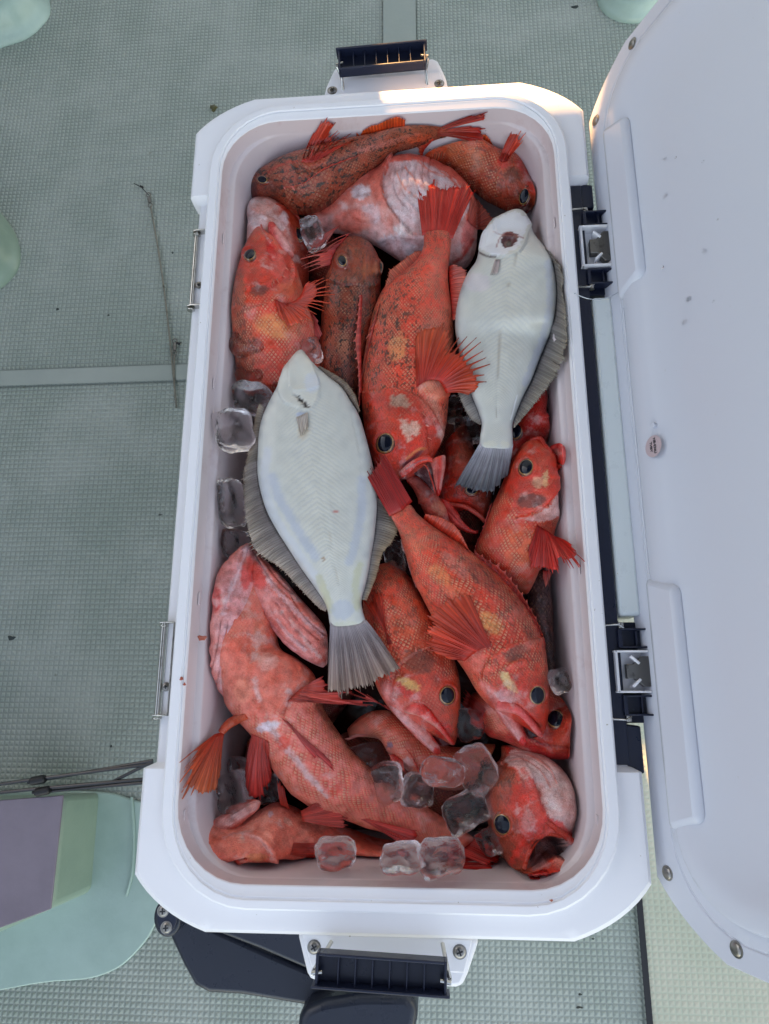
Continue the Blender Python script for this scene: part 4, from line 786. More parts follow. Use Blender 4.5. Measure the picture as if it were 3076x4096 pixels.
# ---- F9 left flounder
f = flounder('large white bellied flounder in the middle left with a wide grey tail', 'E', (1000,300),
 [(822,-1038,858,-1038),(765,-965,903,-972),(690,-850,975,-890),(640,-720,1080,-800),(572,-590,1180,-720),(532,-500,1258,-600),(502,-400,1318,-500),(488,-300,1362,-370),(482,-150,1412,-180),(482,0,1455,20),(508,150,1472,200),(560,310,1464,350),(640,462,1447,510),(740,620,1425,645),(840,775,1402,790),(940,915,1372,925),(1030,1050,1342,1040),(1060,1130,1350,1120),(1072,1200,1368,1185),(1082,1290,1392,1255)],
 z=[-30,-26,-24,-22,-20,-20,-20,-22,-24,-26], h=[6,12,14,15,16,16,15,12,8,5],
 paint=[(('p',[(700,-880),(660,-760),(655,-690),(690,-610),(790,-560),(870,-530),(945,-570),(990,-660),(985,-780),(935,-930),(850,-1030),(790,-980)],14),(224,220,208),.7,.15),(('b',835,-622,62,13,42),(38,14,18),.95,0),(('b',880,-572,40,17,48),(44,12,16),.95,0),
  (('b',860,-360,46,80,12),(214,190,162),.55,.2),(('b',835,-500,40,30,0),(180,195,225),.7),(('b',930,-760,70,90,0),(195,205,230),.35),(('b',1120,310,22,20,0),(205,90,80),.8,0),(('b',1030,700,18,20,0),(170,130,95),.8),
  (('l',[(600,20),(650,180),(740,330),(850,520),(960,680)],60),(150,168,205),.38,.7),(('l',[(1340,40),(1340,300),(1290,560),(1240,720)],55),(160,176,208),.36,.6),(('l',[(560,-200),(540,60),(600,300),(800,620),(980,880)],55),(196,200,212),.5,.3),
  (('l',[(985,850),(1040,980),(1090,1120)],45),(190,184,135),.55,.2),(('l',[(1330,740),(1290,900),(1310,1100)],45),(194,190,140),.5,.2),(('b',1180,1265,180,46,-8),(200,196,160),.4,0),(('l',[(1250,1300),(1290,1360)],14),(214,208,160),.5,0),(('l',[(1010,0),(1080,500),(1150,900)],5),(205,190,170),.4),(('b',1180,1120,110,90,0),(170,180,200),.5,.2)],
 relief=[('step',[(690,-860),(655,-760),(655,-690),(700,-600),(790,-565),(880,-530),(945,-570),(990,-660),(985,-780),(935,-900)],120,1.9,-1),('step',[(740,-900),(740,-760),(770,-700),(900,-700),(960,-720)],70,1.5,-1),('l',[(790,-662),(840,-620),(868,-580),(895,-560)],14,-3),('l',[(1010,-300),(1010,0),(1080,500),(1150,900)],14,-.8),('l',[(1260,-500),(1330,-200),(1350,50)],14,-.6)], cap=None)
fin('tail_fin', f, 'E', [(1084,1225),(1200,1240),(1378,1205)], [(1062,1780),(1120,1832),(1283,1800),(1433,1764),(1545,1692),(1640,1642),(1712,1584)], 30, -22.5, [-26,-20,-24], mem=.98, cb=(172,170,178), ct=(158,130,112), alpha=.55, cor=.7)
fin('fringe_fin', f, 'E', [(482,-120),(482,0),(508,150),(560,310),(640,462),(740,620),(840,775),(940,915),(1030,1050),(1058,1110)], [(352,-60),(348,20),(350,150),(366,350),(396,520),(432,625),(560,712),(690,805),(800,922),(905,1030),(985,1108),(1040,1135)], 74, -22, [-28,-20,-18,-24,-28,-30], mem=.95, cb=(140,134,134), ct=(186,174,156), alpha=.16, rows=8, cor=.7, bulge=1.5)
fin('fringe_fin', f, 'E', [(534,-560),(502,-400),(486,-250),(482,-120)], [(490,-590),(452,-480),(430,-320),(395,-210),(362,-60)], 24, -24, [-26,-30,-28], mem=.90, cb=(145,138,132), ct=(192,180,155), alpha=.16, rows=8)
fin('fringe_fin', f, 'E', [(978,-890),(1080,-800),(1180,-720),(1258,-600),(1318,-510)], [(1008,-896),(1115,-848),(1225,-765),(1295,-660),(1332,-530)], 30, -24, [-22,-20,-22], mem=.96, cb=(140,125,115), ct=(160,140,115), alpha=.12, rows=6)
fin('fringe_fin', f, 'E', [(1472,190),(1464,350),(1447,510),(1425,645),(1402,790),(1372,925),(1342,1035)], [(1560,270),(1640,370),(1662,440),(1640,500),(1608,552),(1525,650),(1488,780),(1442,920),(1385,1042)], 44, -24, [-32,-34,-30,-28], mem=.93, cb=(120,118,120), ct=(186,172,140), alpha=.18, rows=8)
fin('pectoral_fin', f, 'E', [(800,-480),(895,-520)], [(835,-350),(860,-330),(900,-400)], 8, -7, -7, mem=.98, cb=(226,222,214), ct=(214,204,188), alpha=.35, rows=5, bulge=.3)
# ---- F10 lower right big fish
f = ftag('rockfish','long red rockfish right of centre, head down right, fanned pectoral fin on its side','fish','F',(700,1200),-120,GRP)
loft('body', f, 'F', [(1298,2372,1262,2392),(1322,2270,1150,2310),(1337,2150,1000,2240),(1340,2040,860,2140),(1340,1930,745,2010),(1328,1800,650,1850),(1312,1670,560,1720),(1285,1560,480,1580),(1230,1430,400,1440),(1130,1280,325,1300),(1040,1160,270,1190),(930,1050,215,1090),(800,930,180,970),(690,840,150,870),(560,750,125,790),(430,670,105,710),(320,590,75,640),(240,520,45,585),(200,440,20,545)],
 z=[-52,-50,-46,-45,-45,-44,-42,-36,-28,-20], h=[8,22,27,30,30,28,22,15,9,5], nu=240, nv=88, cols=((170,62,44),(196,72,50),(214,88,56),(222,104,70),(226,128,100)), sc=1.0, mot=.42,
 paint=[(('b',1130,2130,330,300,35),(205,72,48),.8,.15,.12),(('p',[(930,1830),(1000,1850),(1060,1960),(1080,2030),(1010,2000),(950,1930)],14),(232,214,150),.95,.5),(('b',1060,1690,110,60,-35),(80,45,38),.7,.2,.4),(('b',1160,1620,70,50,-60),(196,120,110),.6,.3),
  (('l',[(230,760),(420,1020),(640,1260),(900,1500)],95),(236,150,100),.5,1,.05),(('l',[(640,900),(860,1080),(1060,1300),(1200,1560)],70),(150,66,52),.55,.6,.6),(('b',330,900,90,80,40),(230,90,36),.75,1,.1),(('b',430,1040,120,70,40),(232,180,110),.4,1,.1),(('b',560,960,170,60,42),(205,140,130),.55,.4,.4),(('b',800,1050,160,90,42),(150,60,52),.5,.5,.7),(('b',270,720,80,60,40),(224,110,80),.6,1,.1),
  (('b',860,1440,130,80,45),(232,200,120),.45,1,.3),(('b',720,1760,110,110,0),(238,140,110),.8,.25,0),(('l',[(800,1950),(900,2080),(1000,2230)],60),(236,160,150),.75,0,0),(('b',980,2060,90,60,45),(228,190,200),.6,0,0),(('b',1180,2260,90,60,50),(214,60,44),.8,0,0)],
 relief=[('step',[(1250,1560),(1050,1600),(930,1660),(830,1760),(790,1880),(830,2010)],110,3,-1),('step',[(1120,1740),(960,1800),(905,1920),(930,2060)],70,2,-1),('b',1240,2035,90,100,0,2.5),('b',1240,2035,66,78,0,-3),('fold',[(780,1790),(770,1900),(820,2010)],(22,6),3,8,.8),('l',[(1000,2070),(1130,2160),(1260,2300)],12,-1.6)], wig=.4)
loft('maxilla', f, 'H', [(985,490,960,570),(1040,495,1040,580),(1120,525,1115,600),(1195,600,1175,655),(1260,690,1235,725),(1290,735,1272,752)], z=[-30,-28,-28,-36,-46], h=4, nu=50, nv=28, cols=((200,56,44),(228,120,110),(230,160,150)), sc=0)
loft('lower_jaw', f, 'H', [(930,520,1040,540),(985,600,1100,610),(1040,680,1132,665),(1095,750,1158,720),(1140,800,1176,775),(1158,810,1178,795)], z=[-46,-46,-48,-52], h=[12,10,7,4], nu=60, nv=32, cols=((232,130,110),(236,180,180),(228,150,140),(212,60,45)), sc=0, paint=[(('b',1150,780,36,40,0),(212,44,34),.9)], relief=[('l',[(1010,590),(1080,690),(1130,770)],9,-1.2)])
loft('mouth_lining', f, 'H', [(1100,610,1130,580),(1140,680,1200,650),(1170,730,1250,720),(1180,760,1260,740)], z=-54, h=4, nu=24, nv=20, cols=((70,14,14),(40,8,8)), sc=0)
eye(f, 'H', 1240,465,54,66,-19.5, deg=-6)
for q_ in ((1075,120,-4,-34),(1155,110,4,-34),(960,255,-24,8),(950,330,-24,8),(990,400,-20,14)): spines(f, 'H', [q_])
fin('tail_fin', f, 'F', [(205,430),(120,500),(18,552)], [(-40,18),(-62,30),(-88,70),(-120,140),(-170,195),(-192,215)], 18, [-22,-15,-18], [-12,-8,-12], mem=.96, cb=(196,46,38), ct=(168,30,30), alpha=.05)
fin('soft_dorsal_fin', f, 'F', [(300,575),(430,668),(560,748),(695,848)], [(318,530),(400,545),(485,575),(560,620),(625,720),(690,862)], 16, -30, [-24,-20,-30], mem=.96, cb=(200,56,38), ct=(214,90,60), alpha=.1)
fin('spiny_dorsal_fin', f, 'F', [(720,868),(930,1050),(1130,1280),(1285,1560),(1310,1640)], [(722,826),(850,900),(955,955),(1080,1110),(1195,1305),(1265,1450),(1306,1600)], 14, -42, -36, mem=.62, cb=(190,44,36), ct=(224,120,105))
fin('anal_fin', f, 'F', [(135,750),(175,930),(225,1100)], [(106,745),(120,830),(150,870),(180,985),(240,1150)], 8, -40, -44, mem=.9, cb=(190,60,55), ct=(225,205,200))
fin('pectoral_fin', f, 'F', [(868,1640),(770,1655),(640,1752)], [(628,1188),(500,1225),(345,1345),(290,1410),(345,1440),(258,1512),(340,1540),(212,1562),(290,1640),(364,1691),(500,1735)], 22, [-20,-14,-24], [-20,-16,-18,-24,-28], mem=[.98,.98,.97,.93,.9,.85,.85,.93,.97], cb=(212,62,42), ct=(222,92,66), alpha=.08, bulge=5, cor=.9)
# ---- F5 upper left head up
f = ftag('rockfish','red rockfish at the upper left pointing its open jaws up, spiny pectoral fin spread right','fish','C',(500,300),-120,GRP)
loft('body', f, 'C', [(392,-416,425,-405),(350,-360,470,-330),(290,-250,575,-255),(255,-165,650,-150),(222,-60,700,-30),(190,60,745,90),(172,180,752,190),(160,300,810,300),(165,420,850,400),(175,550,885,530),(190,700,895,680),(210,850,890,850),(250,1000,850,1000)],
 z=[-42,-46,-52,-54,-56,-60,-66], h=[5,20,26,27,26,25,22], nu=210, nv=84, cols=((150,62,42),(205,80,48),(218,90,56),(228,120,90),(230,150,130)), sc=1.0, mot=.15,
 paint=[(('b',400,-60,300,260,0),(212,70,42),.8,.10,.06),(('b',390,130,80,44,-20),(90,50,45),.75,0,.3),(('b',470,30,120,40,-25),(232,96,40),.7,0,0),(('p',[(440,-280),(520,-240),(560,-130),(500,-110),(450,-180)],14),(214,40,30),.8,0,0),(('b',600,120,120,70,-20),(240,140,90),.9,.1,0),(('b',560,-60,70,150,-20),(234,140,118),.6,0,0),
  (('b',560,430,240,120,10),(238,190,120),.5,1,0),(('b',720,560,120,170,0),(226,140,130),.55,1,0),(('b',220,200,60,260,0),(110,62,40),.5,.3,1.0),(('b',260,620,110,300,0),(120,60,42),.4,.8,1.0),(('l',[(395,-405),(440,-330),(478,-270)],9),(236,190,190),.8,0,0)],
 relief=[('step',[(300,290),(420,250),(520,190),(600,120),(650,40),(655,-60)],110,3.2,1),('step',[(330,90),(430,60),(540,20),(590,-60)],60,2,1),('b',314,-163,80,92,0,2.2),('b',314,-163,58,70,0,-3.2),('fold',[(520,200),(610,110),(665,10)],(14,12),3,7,.9),('p',[(440,-280),(520,-240),(560,-130),(500,-110),(450,-180)],14,-2.5)], wig=.5)
loft('lower_jaw', f, 'A', [(362,1020,410,1018),(358,1060,440,1060),(368,1120,480,1110),(385,1180,520,1170),(400,1240,555,1230),(440,1310,580,1300)], z=[-36,-36,-40,-46], h=[4,9,13,15], nu=60, nv=36, cols=((220,80,62),(232,130,115),(232,170,165),(226,150,140)), sc=0, paint=[(('b',385,1035,36,36,0),(216,70,56),.8)], relief=[('l',[(400,1080),(430,1170),(470,1260)],10,-1)])
lip('lip', f, 'A', [(298,1036),(318,1090),(350,1150),(385,1170),(378,1110),(366,1030)], 1.5, [-36,-38,-40,-38,-34], col=(224,110,100))
eye(f, 'A', 210,1290,50,62,-31.5, deg=0)
for q_ in ((430,1490,20,30),(400,1500,10,34),(480,1460,26,22),(390,1520,6,36),(505,1400,26,14)): spines(f, 'A', [q_])
fin('pectoral_fin', f, 'C', [(520,205),(600,235),(690,215),(742,160)], [(562,375),(640,436),(740,412),(830,384),(895,333),(972,258),(1003,198),(1015,132),(1000,104),(978,68),(900,42),(820,60)], 18, [-30,-24,-30], [-26,-20,-14,-12,-16], mem=[.98,.97,.95,.8,.62,.6,.62,.65,.7,.8], cb=(212,62,40), ct=(222,92,60), alpha=.14, bulge=5, cor=.8)
fin('pelvic_fin', f, 'C', [(800,290),(850,390)], [(880,395),(902,470),(892,560),(850,520)], 8, -50, -48, mem=.9, cb=(190,50,50), ct=(214,110,110))
# ---- F4 pale snout behind F5
f = ftag('rockfish','rockfish with a pale pink snout half hidden behind the upward pointing rockfish','fish','A',(400,1200),-130,GRP)
loft('body', f, 'A', [(255,842,350,846),(205,885,470,868),(185,960,565,935),(165,1040,615,1000),(130,1130,645,1110),(122,1250,680,1230),(125,1400,695,1380),(150,1550,690,1540),(170,1700,680,1700)], z=[-90,-88,-86,-90,-94], h=[10,24,30,30,28], nu=130, nv=64,
 cols=((222,190,190),(228,215,220),(226,190,185),(206,90,60),(180,60,42)), sc=0, mot=.1, paint=[(('b',300,890,110,50,0),(230,170,160),.8),(('b',270,1010,90,70,0),(226,228,238),.8),(('b',500,900,80,30,30),(206,60,36),.9),(('b',560,1010,90,60,40),(200,84,50),.8),(('b',480,1010,50,80,10),(226,220,226),.8),(('b',640,1400,90,200,0),(150,50,40),.7)],
 relief=[('step',[(350,850),(450,920),(500,1010),(520,1120)],60,3,-1),('l',[(200,960),(330,940),(430,990)],14,-1.5)], wig=1.0)
lip('lip', f, 'A', [(260,845),(330,848),(420,872),(520,905),(600,965),(625,1030)], 2.2, [-72,-70,-70,-72,-80], col=(214,80,60))
eye(f, 'A', 610,1118,32,54,-53, deg=-12)
# ---- F6 dark brown back view
f = ftag('rockfish','dark brown mottled rockfish seen from its back, left of the big central fish','fish','C',(1150,400),-130,GRP)
loft('body', f, 'C', [(1140,-300,1225,-292),(1065,-250,1330,-232),(1005,-140,1385,-120),(962,0,1396,0),(940,130,1395,130),(915,280,1380,280),(900,450,1345,450),(895,620,1300,620),(900,800,1265,800),(930,950,1240,950),(1000,1100,1225,1100)], z=[-72,-66,-64,-66,-70,-78], h=[8,26,30,30,26,18], nu=190, nv=76,
 cols=((168,70,42),(142,56,35),(128,52,33),(116,46,31),(140,42,32)), sc=.55, mot=1.0, paint=[(('b',1190,-100,220,190,0),(160,68,40),.8,.05,.45),(('b',1300,-50,90,60,0),(196,110,60),.35,0,.3),(('b',980,500,70,300,0),(190,90,60),.5,.6,.8),(('b',1090,600,50,160,0),(200,150,120),.4,.4,1)],
 relief=[('step',[(980,60),(1080,90),(1190,80),(1300,110),(1385,90)],90,2.4,-1),('l',[(1130,-200),(1150,-60),(1165,60)],16,-1.8),('l',[(1240,-200),(1245,-60),(1240,60)],16,-1.8),('b',1075,-115,70,80,0,3),('b',1380,-60,40,80,0,3)], wig=.7)
eye(f, 'A', 975,1338,38,56,-42, deg=-22); eye(f, 'A', 1285,1400,22,56,-50, deg=10)
fin('pectoral_fin', f, 'A', [(1035,1110),(960,1200),(900,1290),(880,1370)], [(862,1196),(870,1225),(810,1272),(700,1280),(620,1352),(655,1388),(640,1400),(705,1440)], 9, -50, [-46,-44,-46], mem=[.2,.3,.4,.35,.5,.5,.5], cb=(196,50,44), ct=(226,130,120), w=.42)
fin('spiny_dorsal_fin', f, 'C', [(1245,170),(1235,400),(1235,650),(1238,980)], [(1212,180),(1190,380),(1166,575),(1195,760),(1208,1000)], 12, -38, -36, mem=.7, cb=(190,44,40), ct=(222,120,110))
# ---- F1 top left mottled
f = ftag('rockfish','brown mottled rockfish along the top wall, dark spotted back, forked tail reaching right','fish','A',(900,600),-120,GRP)
loft('body', f, 'A', [(212,720,222,828),(255,655,300,850),(345,605,430,866),(470,547,560,912),(600,499,710,906),(750,447,870,835),(900,395,1000,725),(1050,350,1140,622),(1200,310,1270,525),(1350,270,1420,425),(1500,243,1560,385),(1661,236,1680,345),(1760,238,1775,312),(1850,250,1852,300)],
 z=[-66,-62,-58,-54,-48,-42,-36,-32,-30], h=[10,28,33,35,33,26,18,12,8,5], nu=220, nv=80, cols=((158,74,52),(166,76,48),(142,68,46),(150,66,40),(132,56,40)), sc=.45, mot=1.0,
 paint=[(('b',320,760,150,120,0),(124,54,38),.8,.2,.5),(('b',230,770,50,90,0),(96,40,40),.8,0,.2),(('l',[(1120,420),(1300,380),(1450,330),(1600,290)],34),(186,110,100),.6,.5,.4),(('b',1600,320,110,40,-10),(196,84,52),.7,.6,.35),(('b',1000,500,120,46,-24),(90,50,40),.5,.3,1),(('l',[(360,600),(450,545),(600,505)],16),(200,60,40),.7,.1,.1),(('b',780,500,160,50,-18),(190,98,76),.5,.3,.7)],
 relief=[('l',[(420,640),(560,600),(760,560),(1000,490)],20,-1.0),('step',[(560,520),(600,610),(590,730),(540,860)],90,2.2,1),('l',[(470,740),(640,690),(820,590),(1060,485)],12,1.2)], wig=.4)
eye(f, 'A', 312,662,48,25,-46, deg=20)
fin('pectoral_fin', f, 'A', [(636,515),(720,522),(835,472)], [(740,290),(828,165),(924,174),(886,250),(978,228),(915,318),(1042,283),(1092,338),(1000,388)], 16, [-44,-40,-38], [-26,-20,-24], mem=[.98,.97,.96,.8,.62,.6,.62,.7], cb=(196,52,38), ct=(214,70,42), alpha=.05, bulge=3)
fin('soft_dorsal_fin', f, 'A', [(1092,335),(1200,308),(1350,268),(1492,245)], [(1096,275),(1125,300),(1150,262),(1200,230),(1320,180),(1420,138),(1498,166)], 18, -42, [-36,-30], mem=.95, cb=(206,70,36), ct=(214,100,50), alpha=.85, w=.5)
fin('anal_fin', f, 'A', [(1100,650),(1270,530),(1420,430)], [(1140,645),(1230,640),(1300,635),(1330,560),(1425,440)], 12, -52, -66, mem=.97, cb=(180,80,70), ct=(200,130,125), alpha=.3)
fin('spiny_dorsal_fin', f, 'A', [(480,725),(640,700),(800,590),(960,520),(1100,470)], [(505,752),(600,752),(705,665),(860,555),(1000,512),(1120,466)], 10, -26, -24, mem=.3, cb=(206,70,56), ct=(230,150,140), w=.5)
fin('tail_fin', f, 'B', [(300,244),(320,262)], [(610,130),(718,108),(725,150)], 8, [-31,-31], -20, mem=.97, cb=(180,70,50), ct=(190,44,32), bulge=1)
fin('tail_fin', f, 'B', [(310,262),(310,296)], [(600,225),(686,214),(692,250),(715,290),(640,325),(560,326)], 10, -31, -24, mem=.97, cb=(180,80,56), ct=(196,44,32), bulge=1)
# ---- F2 top right orange
f = ftag('rockfish','orange rockfish in the top right corner, head turned down right, pectoral fin raised','fish','B',(600,600),-140,GRP)
loft('body', f, 'B', [(1124,850,1085,912),(1121,775,1035,926),(1088,690,950,912),(1040,600,868,882),(972,512,780,838),(880,478,690,795),(780,428,590,718),(680,350,480,652),(540,320,380,600),(400,316,290,560),(290,330,220,530),(210,385,180,500)],
 z=[-84,-78,-74,-74,-74,-76,-80,-86], h=[8,26,30,32,32,28,20,12], nu=180, nv=72, cols=((214,108,66),(206,98,58),(188,80,50),(164,68,44),(140,58,40)), sc=1.0, mot=.45,
 paint=[(('b',980,730,180,220,30),(160,62,42),.7,.15,.4),(('b',925,620,64,66,0),(84,58,44),.8,.1,.2),(('l',[(980,520),(1050,620),(1110,760)],46),(212,70,50),.75,.1,0),(('b',1040,900,110,40,0),(96,44,44),.7,0,0),(('b',560,480,200,120,30),(214,140,90),.35,1,.1),(('b',860,520,60,60,0),(214,84,70),.7,.2,0)],
 relief=[('step',[(860,480),(830,560),(800,640),(790,740)],90,2.6,-1),('step',[(960,540),(905,600),(880,690),(900,790)],60,1.8,-1),('b',1030,797,80,80,0,2),('b',1037,797,52,56,0,-2.5)], wig=.4)
eye(f, 'B', 1035,797,42,48,-52, ringc=(160,130,70))
fin('pectoral_fin', f, 'B', [(820,500),(850,520),(895,505)], [(900,300),(985,200),(1085,150),(1025,250),(1042,300),(1000,372),(930,445)], 16, -46, [-24,-12,-20], mem=[.97,.95,.9,.75,.8,.95], cb=(206,60,44), ct=(230,84,44), alpha=.05)
fin('anal_fin', f, 'B', [(620,330),(700,368),(810,440)], [(640,318),(700,282),(738,310),(800,425)], 10, -72, [-62,-58], mem=.97, cb=(206,70,46), ct=(236,120,70), alpha=.15)
fin('soft_dorsal_fin', f, 'B', [(280,330),(200,420),(185,500)], [(270,325),(160,370),(150,420),(165,460),(140,500)], 8, -86, -84, mem=.85, cb=(206,50,34), ct=(226,120,90))
# ---- F3 belly up pale fish, upper middle
f = ftag('rockfish','belly up pink and white rockfish under the top middle tail fin, gill covers spread wide','fish','A',(1500,900),-140,GRP)
loft('body', f, 'A', [(2096,980,2096,1090),(2055,820,2078,1260),(1950,685,1990,1385),(1800,575,1840,1390),(1600,508,1650,1360),(1420,515,1470,1325),(1310,590,1330,1240),(1170,622,1200,1170),(1050,720,1070,1125),(920,845,950,1090),(800,890,850,1088),(700,945,750,1080),(655,1000,680,1050)],
 z=[-86,-80,-76,-76,-78,-82,-88,-94], h=[12,36,40,40,36,30,24,14,8], nu=210, nv=88, cols=((222,160,150),(226,130,110),(226,140,120),(228,180,178),(226,190,190)), sc=.12, mot=.0,
 paint=[(('p',[(1370,520),(1295,690),(1335,850),(1430,980),(1520,1090),(1700,1100),(1960,1000),(2060,860),(1950,690),(1800,575),(1600,500)],16),(214,216,226),.8,0),(('b',1130,770,90,70,-10),(222,218,226),.95,0),(('b',1210,950,90,90,20),(222,216,226),.9,0),(('b',1480,1080,90,60,10),(228,232,238),.9,0),(('b',1050,1010,180,110,0),(228,130,100),.7,.2),
  (('p',[(1230,1170),(1350,1110),(1600,1110),(1800,1150),(1850,1390),(1600,1360),(1350,1290)],16),(210,196,206),.8,0),(('b',2020,1100,60,200,10),(220,110,96),.7,0),(('l',[(1500,560),(1560,640),(1640,720),(1740,760)],12),(226,140,120),.8),(('l',[(1430,620),(1500,740),(1590,800)],11),(226,150,130),.8),(('l',[(1800,600),(1900,680),(1960,760)],14),(224,120,96),.85),(('l',[(1900,1350),(1990,1280),(2060,1160)],20),(216,84,60),.8),(('l',[(1620,520),(1720,590),(1830,640)],12),(224,130,110),.8)],
 relief=[('step',[(1372,515),(1298,690),(1338,850),(1430,980),(1530,1085)],130,5,1),('fold',[(1420,560),(1400,690),(1450,820),(1560,930)],(58,-16),6,13,2.0),('step',[(1230,1172),(1340,1118),(1500,1105),(1660,1112)],110,4,1),('fold',[(1300,1190),(1420,1150),(1600,1180)],(20,34),4,10,1.4),('b',1170,900,150,120,0,3)], wig=1.2)
fin('pectoral_fin', f, 'A', [(960,1040),(900,1070)], [(830,1180),(740,1250),(690,1262),(680,1240)], 7, -66, -60, mem=.85, cb=(220,110,100), ct=(222,140,140))
fin('pectoral_fin', f, 'B', [(560,1000),(640,1080)], [(600,780),(680,850),(760,960),(780,1000),(740,1060),(690,1090)], 12, -92, [-84,-88], mem=.97, cb=(196,90,76), ct=(216,130,115))
fin('pelvic_fin', f, 'A', [(880,830),(800,900)], [(920,838),(780,880),(700,940)], 6, -70, -74, mem=.9, cb=(206,50,36), ct=(190,40,34))
# ---- F12 right side, mouth up
f = ftag('rockfish','red rockfish against the right wall, mouth open upwards, pectoral fin over the rim','fish','F',(1150,700),-130,GRP)
loft('body', f, 'F', [(1196,-85,1262,-100),(1110,-35,1345,-10),(1052,55,1400,90),(995,170,1440,190),(935,320,1458,320),(880,440,1468,440),(835,560,1425,560),(795,670,1395,650),(745,790,1368,770),(742,890,1300,910),(830,1000,1255,1020),(960,1110,1205,1130),(1100,1190,1165,1200)],
 z=[-50,-54,-58,-60,-62,-66,-74], h=[9,26,29,30,30,26,10], nu=200, nv=80, cols=((190,64,46),(206,74,50),(210,80,52),(216,96,66),(224,140,125)), sc=1.0, mot=.05,
 paint=[(('b',1200,240,290,270,20),(208,70,46),.8,.1,0),(('b',1190,425,130,62,-8),(74,44,44),.85,0,.2),(('b',1245,270,50,60,0),(224,180,150),.8,.2),(('b',1312,240,26,80,5),(228,200,150),.8,.2),(('p',[(1060,560),(1180,550),(1330,470),(1420,340),(1475,260),(1485,430),(1420,560),(1300,600),(1150,590)],12),(226,200,200),.85,0),(('l',[(1080,540),(1200,520),(1310,450),(1400,350)],14),(220,70,30),.8,0),
  (('b',1320,660,90,50,20),(232,130,90),.8,.1),(('b',1110,800,170,200,10),(234,150,92),.5,1),(('b',1400,150,60,60,0),(224,84,60),.6)],
 relief=[('step',[(1060,560),(1200,535),(1310,470),(1400,360),(1440,260)],120,3.6,-1),('fold',[(1180,585),(1330,560),(1440,470)],(6,-20),3,8,1.0),('b',1155,145,96,105,0,2.4),('b',1155,145,70,82,0,-3),('step',[(1200,330),(1310,340),(1400,250)],60,1.4,-1)], wig=.5)
lip('lip', f, 'D', [(1290,1372),(1370,1358),(1410,1420),(1470,1490),(1540,1560),(1500,1620)], 2.6, [-44,-38,-34,-34,-40], col=(214,60,44))
loft('lower_jaw', f, 'D', [(1446,1428,1452,1480),(1490,1408,1496,1530),(1532,1400,1540,1568),(1568,1424,1566,1578),(1584,1466,1580,1556)], z=[-46,-42,-38,-40], h=7, nu=70, nv=48, cols=((212,50,40),(226,120,110),(214,60,46)), sc=0,
 paint=[(('b',1506,1482,44,48,20),(216,150,146),.95)], relief=[('b',1506,1484,44,52,20,-5)])
loft('maxilla', f, 'D', [(1395,1500,1420,1470),(1400,1560,1470,1530),(1440,1610,1530,1580),(1500,1640,1560,1590)], z=-38, h=5, nu=30, nv=24, cols=((214,60,44),(222,90,66),(226,130,110)), sc=0)
eye(f, 'F', 1157,147,60,72,-28)
for q_ in ((1080,560,-20,18),(1200,520,6,26),(1330,460,14,22)): spines(f, 'F', [q_])
fin('pectoral_fin', f, 'F', [(1245,625),(1320,670),(1392,720)], [(1165,840),(1168,920),(1185,990),(1290,1000),(1405,1032),(1420,960),(1460,930),(1518,990),(1600,972),(1618,945),(1590,870),(1545,800)], 24, [-38,-34,-40], [-46,-36,-20,6,12], mem=[.98,.97,.96,.92,.86,.8,.8,.88], cb=(206,50,42), ct=(212,60,50), alpha=.18, bulge=4, cor=.8)
fin('pelvic_fin', f, 'F', [(1290,1000),(1350,1010)], [(1290,1060),(1308,1142),(1362,1040)], 6, -62, -66, mem=.95, cb=(206,70,64), ct=(220,130,120))
fin('spiny_dorsal_fin', f, 'F', [(870,440),(800,660),(742,800),(748,900)], [(840,480),(770,690),(730,780),(722,850)], 8, -62, -60, mem=.6, cb=(200,50,44), ct=(222,110,100))
# ---- F13
f = ftag('rockfish','small bright red rockfish head peeping out between the right flounder tail and the wall','fish','D',(1300,1200),-140,GRP)
loft('body', f, 'D', [(1260,880,1370,880),(1190,980,1430,1000),(1130,1120,1446,1140),(1090,1260,1450,1260),(1065,1390,1425,1390),(1090,1490,1350,1490),(1170,1560,1280,1560)], z=-88, h=[8,24,28,28,20,8], nu=100, nv=56, cols=((150,44,40),(196,46,38),(204,54,42),(206,80,64)), sc=.2, paint=[(('b',1250,1400,140,60,0),(206,50,40),.7)], relief=[('b',1180,1300,66,72,0,-2.5),('step',[(1440,1180),(1370,1230),(1400,1300)],60,2,1)], wig=.8)
eye(f, 'D', 1178,1300,48,60,-63)
# ---- F14
f = ftag('rockfish','red rockfish with black open mouth under the right flounder tail','fish','F',(700,300),-140,GRP)
loft('body', f, 'F', [(812,575,785,602),(848,480,690,520),(866,380,470,470),(845,280,440,400),(800,150,440,310),(740,30,450,200),(680,-100,470,60),(640,-200,480,-60)], z=[-80,-80,-80,-84,-90], h=[6,22,26,26,20], nu=120, nv=60, cols=((120,52,40),(150,60,44),(206,66,44),(214,80,60)), sc=.15, mot=.35, paint=[(('p',[(605,475),(690,505),(760,545),(800,610),(760,640),(700,590),(630,530)],8),(6,3,4),1,0,0)], relief=[('b',700,330,74,60,0,-2),('p',[(605,475),(690,505),(760,545),(800,610),(760,640),(700,590),(630,530)],8,-6),('step',[(430,330),(560,290),(640,220)],60,2,-1)], wig=.8)
loft('lower_jaw', f, 'F', [(430,395,535,455),(480,520,580,510),(555,630,622,588),(650,680,680,645),(718,697,728,670),(752,694,756,668)], z=[-70,-66,-66,-70], h=[12,9,7,3], nu=60, nv=30, cols=((214,60,44),(226,110,96),(214,70,56)), sc=0, relief=[('l',[(500,500),(600,610),(720,670)],10,-1.5)])
lip('lip', f, 'F', [(490,440),(560,455),(640,470),(720,515),(790,570),(806,600)], 2.4, [-66,-62,-62,-64,-68], col=(222,90,76))
